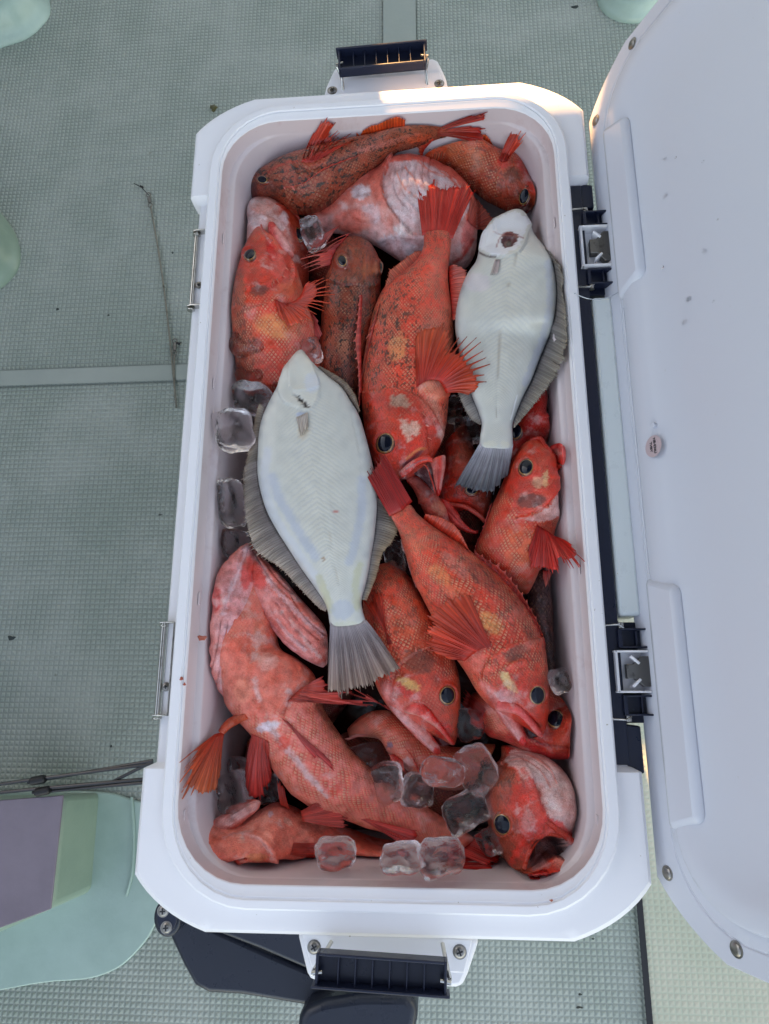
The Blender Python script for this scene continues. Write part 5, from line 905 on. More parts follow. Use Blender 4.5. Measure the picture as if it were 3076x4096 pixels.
eye(f, 'F', 698,332,52,42,-58)
# ---- F21
f = ftag('rockfish','pale pink rockfish throat showing under the jaws of the big central fish','fish','F',(300,350),-140,GRP)
loft('body', f, 'F', [(170,205,152,255),(265,235,215,330),(360,320,270,450),(430,395,320,540),(500,500,380,590),(530,610,400,640),(520,760,380,800)], z=[-60,-64,-68,-80], h=[6,14,16,14], nu=100, nv=50, cols=((222,90,76),(228,150,140),(226,130,110),(216,90,70)), sc=.2, paint=[(('b',430,480,80,60,40),(232,170,140),.7,.4)], relief=[('l',[(200,270),(300,350),(380,450)],10,-1.5),('step',[(270,440),(350,420),(400,350)],50,2.4,-1)], wig=.8)
fin('spiny_dorsal_fin', f, 'F', [(180,212),(270,238),(330,285)], [(200,208),(290,238),(332,300)], 6, -52, -48, mem=.5, rows=5)
# ---- F11 lower middle, left of F10
f = ftag('rockfish','red rockfish head with parted jaws at the lower centre, beside the grey flounder tail','fish','H',(450,300),-130,GRP)
loft('body', f, 'H', [(700,795,672,800),(716,720,560,740),(728,620,400,690),(734,500,300,600),(732,400,235,520),(712,290,180,420),(670,170,145,310),(610,50,115,190),(560,-50,100,60),(500,-150,85,-80),(440,-260,90,-200),(380,-340,120,-300),(300,-420,160,-390)],
 z=[-64,-62,-58,-60,-64,-70], h=[8,22,28,30,30,24], nu=210, nv=84, cols=((150,60,42),(190,74,50),(210,86,56),(222,110,80),(226,140,120)), sc=1.0, mot=.45,
 paint=[(('b',480,480,300,230,25),(200,74,46),.8,.12,.1),(('b',460,240,120,90,20),(84,44,34),.65,.1,.4),(('b',390,390,90,36,30),(232,190,110),.75,.3),(('b',370,450,110,30,25),(216,60,30),.8,0),(('l',[(230,400),(290,520),(380,650)],56),(234,160,150),.75,0,0),(('b',620,700,60,60,0),(214,60,40),.8,0),(('b',380,-40,140,180,0),(226,130,84),.35,1,.3)],
 relief=[('step',[(620,120),(500,160),(380,220),(290,320),(260,440)],90,3,1),('b',645,468,84,92,0,2.2),('b',645,468,60,72,0,-3),('fold',[(260,330),(250,430),(290,520)],(18,6),3,7,.9),('step',[(420,330),(330,380),(310,470)],50,1.6,1)], wig=.5)
loft('maxilla', f, 'H', [(400,484,352,585),(460,500,440,600),(530,560,510,640),(600,650,585,695),(670,745,655,775),(700,785,684,802)], z=[-42,-38,-38,-46,-56], h=4, nu=50, nv=28, cols=((200,50,36),(222,90,70),(234,180,165)), sc=0, paint=[(('l',[(430,500),(520,570),(640,700)],14),(206,40,26),.8)])
loft('lower_jaw', f, 'H', [(240,520,360,540),(310,610,430,610),(390,700,500,660),(470,780,550,740),(540,840,595,805),(580,868,606,850)], z=[-54,-52,-54,-60], h=[12,10,7,4], nu=60, nv=32, cols=((228,120,100),(236,180,180),(232,160,150),(214,70,50)), sc=0, paint=[(('b',585,845,36,40,0),(216,60,30),.9)], relief=[('l',[(340,620),(430,700),(530,800)],8,-1.3)])
loft('mouth_lining', f, 'H', [(490,640,520,620),(530,720,590,680),(580,790,650,760),(610,810,670,795)], z=-62, h=4, nu=24, nv=20, cols=((110,20,18),(60,8,8)), sc=0)
eye(f, 'H', 643,466,52,62,-30)
for q_ in ((440,175,-6,-30),(520,165,0,-30),(330,330,-24,6),(325,400,-22,12)): spines(f, 'H', [q_])
fin('pectoral_fin', f, 'E', [(1600,1400),(1560,1410)], [(1390,1040),(1420,960),(1455,950),(1500,1060)], 8, -36, -40, mem=.92, cb=(206,60,40), ct=(214,70,50), rows=8)
fin('pelvic_fin', f, 'H', [(270,570),(250,540)], [(-30,455),(30,440),(110,470),(180,520)][::-1], 9, -66, -60, mem=[.97,.8,.6], cb=(214,100,90), ct=(216,90,80))
# ---- F15
f = ftag('rockfish','dark red rockfish head resting against the right wall below the larger lower right fish','fish','H',(1350,700),-140,GRP)
loft('body', f, 'H', [(1531,830,1522,884),(1508,700,1430,893),(1462,590,1320,888),(1400,480,1210,860),(1320,400,1110,815),(1200,420,1010,770),(1050,450,930,745),(930,440,880,705),(800,450,770,650)], z=[-84,-80,-78,-80,-84], h=[10,26,28,28,20], nu=140, nv=60, cols=((140,56,42),(190,60,44),(214,60,46),(222,120,105)), sc=.7, mot=.2,
 paint=[(('b',1400,700,170,220,0),(176,60,44),.7,.1,.1),(('l',[(1170,740),(1300,800),(1450,815),(1525,790)],10),(130,20,20),.8,0,0),(('l',[(1200,830),(1350,880),(1520,880)],40),(220,84,80),.8,0,0),(('b',1000,640,120,90,20),(226,150,120),.6,.9,0)], relief=[('b',1365,630,90,86,0,2),('b',1365,630,66,66,0,-2.6),('l',[(1170,735),(1300,795),(1450,810),(1528,785)],9,-2.4)], wig=.5)
eye(f, 'H', 1370,627,56,60,-51)
fin('pectoral_fin', f, 'H', [(900,560),(870,640)], [(770,420),(735,500),(760,560)], 8, -80, -78, mem=.9, cb=(160,44,40), ct=(180,60,56))
# ---- F16 bottom right gaping
f = ftag('rockfish','red rockfish in the bottom right corner with a huge gaping mouth and white throat','fish','H',(1200,1250),-140,GRP)
MOUTH = [(1300,1402),(1400,1402),(1480,1460),(1516,1545),(1440,1565),(1370,1555),(1280,1605),(1180,1640),(1176,1560),(1222,1455)]
loft('body', f, 'H', [(1148,1682,1540,1578),(1065,1600,1520,1480),(990,1500,1492,1360),(940,1385,1502,1225),(902,1260,1490,1120),(882,1140,1445,1005),(892,1035,1372,922),(932,955,1282,862),(1000,885,1175,830),(1000,800,1080,800)],
 z=[-58,-60,-62,-66,-72,-82], h=[20,32,36,36,32,16], nu=200, nv=96, cols=((120,58,44),(176,72,48),(212,76,54),(226,190,185),(224,212,216)), sc=.2, mot=.3,
 paint=[(('p',[(1020,900),(1080,830),(1250,840),(1420,960),(1500,1150),(1490,1320),(1500,1420),(1300,1280),(1180,1060)],14),(226,206,206),.85,0,0),(('b',1350,1150,60,110,-30),(226,232,240),.9,0,0),(('b',1000,1000,120,80,20),(120,60,44),.6,.4,.8),(('l',[(1150,960),(1220,1080),(1290,1250)],26),(214,80,60),.9,0,0),(('b',1130,1180,80,110,0),(212,70,40),.7,.1,0),(('l',[(1060,1600),(1130,1480),(1240,1330),(1310,1290)],34),(216,74,48),.85,0,0),
  (('l',[(1310,1300),(1400,1340),(1500,1440),(1545,1560)],36),(216,64,46),.85,0,0),(('p',MOUTH,14),(66,44,48),1,0,0),(('b',1390,1500,100,50,20),(128,104,110),.7,0,0),(('b',1250,1480,50,60,0),(40,24,28),.8,0,0),(('b',1250,1600,90,30,-10),(176,140,144),.7,0,0),(('l',[(1040,870),(1150,850),(1300,930),(1380,1050)],8),(226,150,140),.8,0,0),(('l',[(1060,900),(1150,890),(1270,970),(1330,1080)],8),(226,150,140),.8,0,0)],
 relief=[('p',MOUTH,34,-21),('step',[(1000,900),(1100,860),(1180,930),(1230,1040),(1300,1260)],120,4,1),('fold',[(1060,850),(1200,850),(1330,940),(1400,1060)],(-12,26),4,9,1.3),('b',1020,1325,88,96,0,3),('b',1020,1325,60,74,0,-3)], wig=.8)
lip('lip', f, 'H', [(1400,1404),(1310,1385),(1235,1432),(1185,1520),(1162,1600),(1152,1690)], 2.4, [-40,-38,-38,-44,-52,-62], col=(214,74,48))
lip('lower_jaw', f, 'H', [(1300,1300),(1360,1345),(1430,1400),(1500,1470),(1545,1550),(1520,1590),(1440,1590)], 3.2, [-33,-33,-35,-40,-48,-56], col=(212,64,44))
eye(f, 'H', 1020,1322,56,74,-41, deg=-8)
for q_ in ((1120,1050,26,-10),(1160,1010,26,-14),(1010,930,-6,-26)): spines(f, 'H', [q_])
fin('pelvic_fin', f, 'H', [(1180,1660),(1290,1620)], [(1200,1690),(1350,1688),(1310,1630)], 7, -98, -98, mem=.97, cb=(196,44,38), ct=(200,56,50), rows=6)
# ---- F17 big belly up, lower left
f = ftag('rockfish','large pale pink rockfish lying belly up at lower left with wide gill flaps','fish','G',(900,500),-140,GRP)
loft('body', f, 'G', [(590,-860,660,-850),(480,-640,760,-640),(400,-400,800,-420),(350,-180,830,-230),(335,20,870,-20),(352,200,1010,70),(400,350,1150,200),(445,480,1200,380),(560,620,1240,500),(680,760,1320,630),(770,900,1400,740),(860,1050,1470,840),(980,1200,1570,930),(1150,1310,1690,1050),(1350,1390,1810,1140),(1550,1460,1950,1230),(1780,1530,2100,1310),(2000,1590,2240,1400),(2200,1640,2400,1500),(2350,1680,2500,1565)],
 z=[-52,-50,-52,-58,-64,-70,-72,-74,-76,-78], h=[14,28,34,38,38,34,30,24,16,10,6], nu=280, nv=90, cols=((230,150,130),(230,152,132),(228,140,120),(226,146,134),(180,92,74)), sc=.9, mot=.0,
 paint=[(('b',700,0,620,640,25),(228,142,120),.5,.02),(('b',800,150,420,420,20),(228,138,110),.7,.05),(('b',690,-100,60,220,10),(228,150,120),.6,0),(('b',770,100,90,90,0),(228,180,175),.6,0),(('b',770,640,110,44,-15),(222,214,226),.95,0),(('l',[(800,660),(950,850),(1120,1060),(1260,1200)],44),(224,206,212),.8,.3),(('b',900,770,60,70,30),(226,104,66),.85,.2),(('b',1300,1150,90,80,30),(224,100,66),.7,1),
  (('b',950,350,40,24,20),(228,215,220),.8,0),(('l',[(1180,440),(1330,640),(1480,820),(1620,980)],50),(120,60,48),.5,1,1.0),(('b',560,330,80,120,0),(228,150,120),.7,0),(('b',680,330,30,120,-10),(228,190,190),.7,0),(('b',430,700,80,40,0),(200,56,40),.6)],
 relief=[('l',[(640,-50),(660,200),(700,450)],50,-2.5),('l',[(1080,270),(960,400),(900,520)],30,-3),('b',800,200,220,180,0,3),('l',[(780,660),(900,820),(1000,960)],22,-1.5)], wig=1.2)
loft('gill_cover', f, 'G', [(600,-888,638,-884),(575,-760,740,-760),(600,-600,900,-600),(650,-430,1030,-440),(740,-280,1150,-310),(840,-130,1245,-190),(960,-10,1268,-70),(1110,95,1268,40),(1225,150,1266,115)], z=[-44,-42,-42,-46,-52], h=[8,16,17,14,6], nu=150, nv=70, cols=((232,176,182),(232,160,152),(228,140,122),(232,180,180)), sc=0,
 paint=[(('l',[(640,-820),(800,-560),(1000,-330),(1220,-130)],34),(224,200,212),.7),(('l',[(700,-600),(820,-440),(950,-330)],30),(226,160,160),.8),(('b',690,-620,60,130,-20),(224,90,60),.7),(('l',[(850,-250),(940,-120),(1080,0)],22),(224,200,210),.6),(('l',[(960,-250),(1080,-80),(1200,60)],22),(226,190,190),.6),(('l',[(650,-350),(700,-280),(780,-200)],26),(214,180,205),.7)],
 relief=[('fold',[(720,-330),(800,-200),(900,-90),(1010,0)],(62,-30),5,12,2.2),('fold',[(640,-850),(800,-590),(960,-430)],(20,-40),2,14,1.6)], wig=1.5)
loft('gill_cover', f, 'G', [(590,-890,630,-880),(480,-790,665,-740),(385,-660,660,-560),(325,-500,655,-400),(312,-340,650,-260),(300,-150,632,-120),(298,30,600,30),(308,180,550,180),(350,310,495,300),(415,408,445,398)], z=[-34,-34,-36,-38,-42,-48], h=[8,18,20,20,16,6], nu=150, nv=70, cols=((228,130,120),(230,158,150),(226,172,178),(228,178,186),(228,150,150)), sc=0,
 paint=[(('l',[(600,-860),(520,-640),(430,-420),(400,-300)],26),(224,210,224),.8),(('b',600,-640,50,160,10),(224,90,62),.7),(('b',640,-340,46,90,0),(206,176,210),.7),(('l',[(430,-150),(420,60),(430,260)],22),(216,190,215),.7),(('l',[(530,-180),(510,40),(470,240)],20),(222,180,190),.7),(('b',340,-420,46,120,0),(214,80,66),.7)],
 relief=[('fold',[(560,-250),(520,0),(450,300)],(-62,0),4,12,2.2),('fold',[(610,-820),(520,-560),(440,-330)],(-44,0),2,12,1.6)], wig=1.5)
fin('pectoral_fin', f, 'G', [(1075,300),(1010,350),(935,425)], [(1230,228),(1285,262),(1290,370),(1360,436),(1500,400),(1530,496),(1640,470),(1700,482),(1560,470),(1420,440)], 13, [-44,-38,-46], [-38,-34,-38], mem=[.9,.8,.75,.8,.88,.97], cb=(222,110,92), ct=(212,80,76), bulge=4, cor=.8)
tube_ = lip('fin_root', f, 'G', [(600,545),(520,575),(440,620),(380,690)], 4.6, [-46,-44,-42,-40], col=(222,100,66))
fin('pectoral_fin', f, 'G', [(330,700),(365,690),(410,690)], [(36,948),(90,1100),(75,1202),(132,1236),(160,1200),(235,1226),(342,1180),(385,1040),(390,950)], 16, [-34,-36,-40], [8,6,-6,-30,-40], mem=[.55,.7,.8,.9,.97,.98,.97,.7], cb=(214,80,60), ct=(206,110,66), alpha=.1, bulge=3, cor=1.0)
fin('pelvic_fin', f, 'G', [(640,700),(700,725),(775,760)], [(582,1060),(600,1232),(640,1252),(700,1200),(790,1092),(818,1040)], 13, [-48,-40,-48], [-66,-60,-60], mem=[.99,.98,.97,.96,.95], cb=(218,96,80), ct=(206,66,64), alpha=.1, bulge=5, cor=1.0)
fin('pelvic_fin', f, 'G', [(890,570),(940,600),(975,650)], [(1330,1042),(1290,950),(1200,870),(1160,940)], 8, [-42,-38], [-46,-48], mem=.95, cb=(222,120,110), ct=(206,60,60), bulge=3)
fin('anal_fin', f, 'G', [(1390,1340),(1500,1380),(1620,1420)], [(2050,1520),(2045,1600),(2040,1672),(1960,1650)], 10, [-62,-58], -62, mem=.96, cb=(222,110,100), ct=(204,56,52), bulge=4, cor=.8)
fin('tail_fin', f, 'G', [(2340,1675),(2420,1620),(2490,1560)], [(2600,1790),(2690,1770),(2705,1720),(2690,1640)], 12, -78, -76, mem=.96, cb=(210,70,60), ct=(196,50,46))
# ---- F18
f = ftag('rockfish','orange pink rockfish lying belly up along the bottom wall','fish','G',(700,1550),-150,GRP)
loft('body', f, 'G', [(148,1660,162,1725),(190,1545,235,1797),(290,1440,380,1822),(420,1400,560,1820),(560,1400,690,1812),(690,1335,800,1795),(830,1266,890,1770),(960,1292,1025,1728),(1080,1352,1150,1708),(1250,1425,1300,1702),(1450,1482,1480,1702),(1661,1560,1680,1712),(1900,1600,1900,1722),(2150,1640,2150,1742)],
 z=[-66,-70,-76,-84,-92,-100,-106], h=[10,28,34,34,32,26,18,12], nu=230, nv=80, cols=((234,150,132),(236,164,146),(236,160,138),(232,140,112),(216,100,76)), sc=.15, mot=0,
 paint=[(('b',1450,1600,300,120,8),(214,90,60),.6,.9,.1),(('b',790,1365,26,32,0),(214,190,205),.9,0),(('b',940,1430,40,26,30),(228,200,190),.8,0),(('l',[(160,1700),(250,1770),(400,1785),(520,1752),(590,1735)],12),(120,20,20),.85,0),(('b',450,1785,200,26,0),(220,84,64),.7,0),(('l',[(400,1560),(560,1520),(700,1560),(800,1680)],22),(228,180,180),.7),(('b',680,1720,100,40,0),(206,130,70),.6),(('b',1200,1640,110,50,0),(212,70,40),.7)],
 relief=[('step',[(400,1570),(520,1520),(650,1515),(770,1570),(840,1660),(865,1760)],120,4.5,1),('fold',[(560,1560),(660,1560),(760,1630),(800,1720)],(-20,14),4,8,1.2),('l',[(165,1700),(250,1772),(400,1788),(520,1756),(590,1738)],12,-4),('b',250,1620,50,30,-30,2)], wig=1.0)
loft('gill_cover', f, 'G', [(200,1540,250,1610),(300,1430,370,1560),(420,1345,510,1480),(540,1272,610,1395),(640,1240,690,1325),(700,1246,716,1272)], z=[-52,-54,-56,-60], h=[5,9,8,3], nu=70, nv=36, cols=((226,130,110),(228,170,165),(226,130,105)), sc=0, relief=[('fold',[(420,1400),(540,1320),(650,1260)],(10,26),3,8,1.4)], wig=.8)
loft('gill_cover', f, 'G', [(168,1650,178,1692),(240,1598,262,1735),(380,1556,400,1762),(540,1520,560,1768),(680,1526,720,1764),(790,1592,812,1766),(856,1685,866,1764)], z=[-46,-42,-40,-42,-46], h=[4,9,10,9,4], nu=90, nv=50, cols=((232,164,146),(236,176,160),(232,150,124),(230,130,96),(226,120,90)), sc=0, paint=[(('b',660,1720,100,40,0),(222,150,90),.6)], relief=[('fold',[(400,1590),(560,1560),(700,1590),(790,1680)],(-6,26),4,8,1.3)], wig=.8)
lip('lip', f, 'G', [(158,1700),(250,1785),(400,1805),(520,1770),(600,1738)], 2.4, [-56,-52,-50,-50,-50], col=(222,92,70))
fin('pectoral_fin', f, 'G', [(985,1600),(960,1700)], [(1235,1592),(1262,1650),(1175,1702)], 9, [-66,-72], -72, mem=.96, cb=(206,76,50), ct=(206,50,40), bulge=3)
fin('pelvic_fin', f, 'G', [(1045,1340),(1060,1420)], [(1200,1242),(1342,1234),(1400,1320),(1440,1460)], 12, -62, [-54,-60], mem=.96, cb=(220,100,84), ct=(214,90,84), bulge=4, cor=.8)
fin('pelvic_fin', f, 'G', [(880,1290),(950,1320)], [(835,1080),(870,1090),(900,1150)], 6, -72, -66, mem=.9, cb=(220,90,70), ct=(206,60,44))
fin('tail_fin', f, 'H', [(560,1540),(560,1600)], [(980,1490),(985,1560),(960,1608)], 10, -108, -104, mem=.97, cb=(176,44,40), ct=(190,48,44))
# ---- F19
f = ftag('rockfish','pink scaled rockfish curled under the lower centre fish, its head hidden','fish','H',(400,850),-150,GRP)
loft('body', f, 'H', [(-20,690,-5,745),(60,615,110,745),(150,572,200,765),(270,572,255,850),(400,640,330,920),(520,740,400,985),(640,800,480,1040),(760,810,560,1080),(880,790,680,1100),(980,790,800,1080)], z=[-92,-88,-88,-92,-100], h=[8,22,28,28,24], nu=160, nv=64, cols=((206,104,88),(214,120,96),(222,140,120),(226,170,165)), sc=1.0, mot=.0,
 paint=[(('b',262,800,24,22,0),(110,110,140),.8,0),(('b',380,930,40,60,0),(228,205,210),.8,.1),(('b',850,830,120,60,0),(190,130,80),.5)], wig=.8)
fin('anal_fin', f, 'H', [(350,900),(290,860)], [(370,990),(290,940),(255,855)], 6, -72, -70, mem=.9, cb=(206,60,56), ct=(216,110,100)); fin('pelvic_fin', f, 'H', [(460,960),(430,900)], [(465,1000),(400,860),(362,795)], 5, -70, -62, mem=.8, cb=(206,50,46), ct=(216,100,90))
fin('tail_fin', f, 'H', [(150,730),(60,735)], [(30,728),(-40,765),(-20,775)], 6, -70, -70, mem=.9, cb=(214,110,100), ct=(226,170,165))
# ---- F20 dark
f = ftag('rockfish','blackish grey fish lying deep against the right wall below the pectoral fin','fish','F',(1330,1400),-160,GRP)
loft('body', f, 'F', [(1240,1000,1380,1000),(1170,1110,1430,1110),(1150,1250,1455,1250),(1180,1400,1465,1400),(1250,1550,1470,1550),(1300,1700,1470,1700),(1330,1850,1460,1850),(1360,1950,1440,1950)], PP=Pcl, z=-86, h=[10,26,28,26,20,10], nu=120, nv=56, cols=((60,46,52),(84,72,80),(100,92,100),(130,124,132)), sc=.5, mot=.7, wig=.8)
# ---- deeper fish under the pile
deep = [('H',[(-60,900),(60,880),(240,860),(420,900),(560,960)],'F14'),]
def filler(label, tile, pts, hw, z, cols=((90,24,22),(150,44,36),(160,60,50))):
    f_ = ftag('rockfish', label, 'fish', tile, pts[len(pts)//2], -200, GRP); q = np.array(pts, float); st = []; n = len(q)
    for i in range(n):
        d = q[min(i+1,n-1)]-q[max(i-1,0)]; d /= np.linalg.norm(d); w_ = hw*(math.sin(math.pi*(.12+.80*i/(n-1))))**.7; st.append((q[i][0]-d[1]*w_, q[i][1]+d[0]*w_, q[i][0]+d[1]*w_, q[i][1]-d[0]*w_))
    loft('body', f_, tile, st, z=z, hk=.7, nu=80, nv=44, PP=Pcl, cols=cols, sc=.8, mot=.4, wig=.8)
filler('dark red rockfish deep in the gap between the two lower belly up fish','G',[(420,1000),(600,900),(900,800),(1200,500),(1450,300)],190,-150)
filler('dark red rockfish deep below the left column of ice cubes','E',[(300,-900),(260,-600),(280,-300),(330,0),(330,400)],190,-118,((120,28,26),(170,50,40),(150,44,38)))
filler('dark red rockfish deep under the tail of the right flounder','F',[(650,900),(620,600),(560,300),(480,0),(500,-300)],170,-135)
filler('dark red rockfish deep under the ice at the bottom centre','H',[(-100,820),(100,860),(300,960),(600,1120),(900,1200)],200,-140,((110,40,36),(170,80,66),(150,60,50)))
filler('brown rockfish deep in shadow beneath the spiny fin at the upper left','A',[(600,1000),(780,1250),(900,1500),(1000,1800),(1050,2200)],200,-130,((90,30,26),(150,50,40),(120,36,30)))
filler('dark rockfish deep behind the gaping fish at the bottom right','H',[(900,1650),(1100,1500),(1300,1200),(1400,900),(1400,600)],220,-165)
# dark red sheet added under the pile to blacken the gaps like shade
WM, nt, b = mat('gap_shade_red'); b.inputs['Base Color'].default_value = (0.035,0.006,0.006,1); b.inputs['Roughness'].default_value = .12
nt.links.new(bump(nt, noise(nt, geo(nt), 40, 4), .4, .003), b.inputs['Normal'])
q = loop(INX-.0155,INY-.011,.225,.055,.057,1.0)
o = mkobj('gap_shade_fill', q, [list(range(len(q)))], WM, None, False); tag(o, 'dark red sheet added below the fish, standing in for shade in the gaps', 'gap_shade_fill', kind='stuff')

# ================================================================= ice cubes
ICE, nt, b = mat('clear_ice'); p = geo(nt); n1 = noise(nt, p, 130, 4, .6); n2 = noise(nt, p, 420, 3, .6)
b.inputs['Base Color'].default_value = (0.97,0.90,0.91,1); b.inputs['Transmission Weight'].default_value = 1.0; b.inputs['IOR'].default_value = 1.38; b.inputs['Specular IOR Level'].default_value = .8
nt.links.new(sstep(nt, n1, .55, .72, .01, .15), b.inputs['Roughness']); n0 = noise(nt, p, 60, 3, .5); nt.links.new(bump(nt, M2(nt,'ADD',M2(nt,'ADD',n1,M2(nt,'MULTIPLY',n2,.25)),M2(nt,'MULTIPLY',n0,1.6)), .40, .005), b.inputs['Normal'])
vo = N(nt,'ShaderNodeTexVoronoi', feature='DISTANCE_TO_EDGE', i_Scale=75.0); nt.links.new(p, vo.inputs['Vector']); crk = M2(nt,'MULTIPLY', sstep(nt, vo.outputs[0], 0.0, .035, 1, 0), sstep(nt, n0, .48, .6))
nt.links.new(M2(nt,'SUBTRACT', 1.0, M2(nt,'ADD', M2(nt,'MULTIPLY', crk, .15), .0)), b.inputs['Transmission Weight'])
ice_list = [('C',305,570,140,118,-38,0),('C',320,800,128,118,-56,4),('C',315,1030,150,115,-52,-3),('C',180,1288,160,150,-34,10),('C',825,628,82,95,-34,8),('C',545,840,66,130,-50,8),('A',735,1110,90,96,-58,20),
 ('E',262,230,100,180,-48,2),('E',290,565,98,112,-62,3),('D',770,1290,100,110,-80,15),('D',665,1120,70,110,-82,0),('F',60,890,85,130,-66,10),('G',470,1180,135,150,-82,15),('G',520,975,80,90,-95,5),('G',765,1160,90,110,-90,20),
 ('G',1335,1685,150,145,-78,8),('H',258,1045,108,120,-50,15),('H',455,1095,100,108,-52,-5),('H',622,978,142,100,-44,-8),('H',845,955,118,170,-52,28),('H',770,1235,140,120,-46,25),('H',930,1445,72,90,-54,30),('H',612,1540,138,138,-70,8),('H',335,1545,135,100,-84,3),
 ('H',800,660,92,108,-64,5),('H',1392,372,68,84,-80,20),('H',110,870,110,80,-96,10),('D',1010,1500,10,10,-90,0)][:-1]
ice_lab = ['clear ice cube at the upper left wall, topmost of the left column','clear ice cube second from the top in the left column','reddish tinted ice cube third from the top in the left column','rounded ice cube on the left wall beside the flounder head, brightest of the left column','small ice cube just right of the left flounder snout',
 'narrow ice cube between the left flounder head and the scaled fish','dark glinting ice cube beside the spiny fin at upper left','square ice cube on the left wall beside the middle of the flounder fringe','lowest ice cube of the left wall, just above the big belly up fish','dark ice cube left of the right flounder tail','small ice cube below the big pectoral fin beside the right flounder',
 'ice cube between the left flounder fringe and the lower right fish','large ice cube behind the drooping fins in the lower left','small dark ice cube above the large one in the lower left','ice cube right of the hanging pelvic fin at lower left','rounded ice cube on the belly of the bottom left fish','leftmost ice cube of the lower centre cluster',
 'ice cube second from the left in the lower centre cluster','bright oval ice cube on top of the lower centre cluster','tall ice cube leaning at the right of the oval one','frosted ice cube with orange tint left of the gaping fish eye','small pointed ice cube beside the gaping fish eye','large square ice cube standing by the bottom wall','ice cube left of the large square one at the bottom wall',
 'reddish ice cube between the two lower fish heads','rounded ice cube against the right wall beside the fish eyes','dark ice cube in the gap above the lower centre cluster']
def icecube(i, tile, x, y, rx, ry, z, deg):
    rs = np.random.RandomState(i+40); c0 = P((x,y),tile,z); rr_ = np.linalg.norm(P((x+rx,y),tile,z)-c0); c = Pin((x,y),tile,z,rr_*.98); z = (c[2]-ZR)*1000; ex = P((x+rx,y),tile,z)-c; ey = P((x,y-ry),tile,z)-c; a = math.radians(deg)
    ax = (ex*math.cos(a)+ey*math.sin(a)*np.linalg.norm(ex)/np.linalg.norm(ey)); ay = (ey*math.cos(a)-ex*math.sin(a)*np.linalg.norm(ey)/np.linalg.norm(ex)); hz = min(np.linalg.norm(ex),np.linalg.norm(ey),.012)
    bm = bmesh.new(); bmesh.ops.create_cube(bm, size=2.0); bmesh.ops.subdivide_edges(bm, edges=bm.edges[:], cuts=11, use_grid_fill=True)
    tl = rs.uniform(-.3,.3,2); dep = rs.uniform(.25,.55); e_ = rs.uniform(3.4,6.0); pf = rs.uniform(0,6,8); am_ = rs.uniform(.03,.08) 
    for v in bm.verts:
        q = np.array(v.co); r = (np.abs(q)**e_).sum()**(1/e_); q = q/r*(1.0); s_ = 1+am_*(math.sin(q[0]*2.4+pf[0])+math.sin(q[1]*2.8+pf[1]))+.05*math.sin(q[2]*4+q[0]*3+pf[2])+.03*math.sin(q[0]*7+q[1]*5+pf[3])+.02*math.sin(q[1]*11-q[2]*8+pf[4])
        q = q*s_; rr = math.hypot(q[0],q[1]); q[2] -= dep*max(0,1-(rr/.62)**2)*(1 if q[2] > .3 else 0); q[0] *= 1-.10*q[2]
        v.co = Vector(c+ax*q[0]+ay*q[1]+np.array([0,0,1])*hz*(q[2]+tl[0]*q[0]+tl[1]*q[1]))
    o = finish(bm, 'ice_cube', ICE, None, sharp=180); tag(o, ice_lab[i], 'ice cube', 'ice cubes among the fish'); return o
for i, a in enumerate(ice_list): icecube(i, *a)
# ================================================================= rigs, crumbs and cables on the deck
RIG = steelmat('rig_wire_steel', (0.28,0.27,0.24), .35)
def rig(label, pts_u, clip):
    t = thing('wire_rig', label, 'fishing rig', tuple(PW(pts_u[0],'U',0)), 'wire rigs lying on the deck'); q = [PW(p,'U',.005) for p in pts_u]
    tube('wire', RIG, t, q, 0.0016, 8); c = Vector(q[0]); bm = bmesh.new(); d = (Vector(q[1])-c).normalized()
    add_tube(bm, [c-d*.006+Vector((0,0,.001)), c-d*.014+Vector((0,0,.001)), c-d*.020], [.0028,.0034,.0024], 10)
    ring = [c-d*.001+Vector((.0035*math.cos(a),.0045*math.sin(a),.001)) for a in [2*math.pi*k/12 for k in range(13)]]; add_tube(bm, ring, .0009, 6, False)
    ring = [c-d*.024+Vector((.004*math.cos(a),.004*math.sin(a),.001)) for a in [2*math.pi*k/12 for k in range(13)]]; add_tube(bm, ring, .0010, 6, False)
    finish(bm, 'swivel', DSTEEL, t)
    e = c-d*.024; bm = bmesh.new(); g = [Vector(PW(p,'U',.004)) for p in clip]; add_tube(bm, [e]+g, .0008, 6); add_tube(bm, [g[0]+Vector((-.002,.002,0)), g[0]+Vector((.003,-.001,0))], .002, 8); finish(bm, 'snap_clip', BLACK, t)
rig('thin steel wire rig with a swivel and snap clip lying left of the cooler', [(325,445),(345,560),(362,690),(381,880)], [(305,404),(289,396)])
rig('short wire rig with a dark clip half under the left edge of the cooler', [(377,765),(376,800),(378,860)], [(384,742),(392,740)])
def cable(label, ptlists, collar):
    t = thing('rod_pair', label, 'fishing rod', tuple(PW(ptlists[0][0],'U',0)), 'dark rods lying on the deck at left'); 
    for l in ptlists: tube('rod_blank', BLACKG, t, [PW(p[:2],'U',p[2]) for p in l], .0022, 8, False)
    a, b_ = [Vector(PW(p,'U',.11)) for p in collar]; bm = bmesh.new(); add_tube(bm, [a,a.lerp(b_,.1),a.lerp(b_,.9),b_], [.004,.0055,.0055,.004], 12); finish(bm, 'collar', BLACK, t)
m, nt, b = mat('black_gloss'); b.inputs['Base Color'].default_value = (0.02,0.02,0.024,1); b.inputs['Roughness'].default_value = .25; BLACKG = m
cable('upper pair of thin black rods joined by a ribbed collar, running under the cooler', [[(-40,1700,.11),(70,1684,.11),(330,1650,.10)],[(60,1690,.105),(330,1643,.10)]], ((66,1688),(98,1682)))
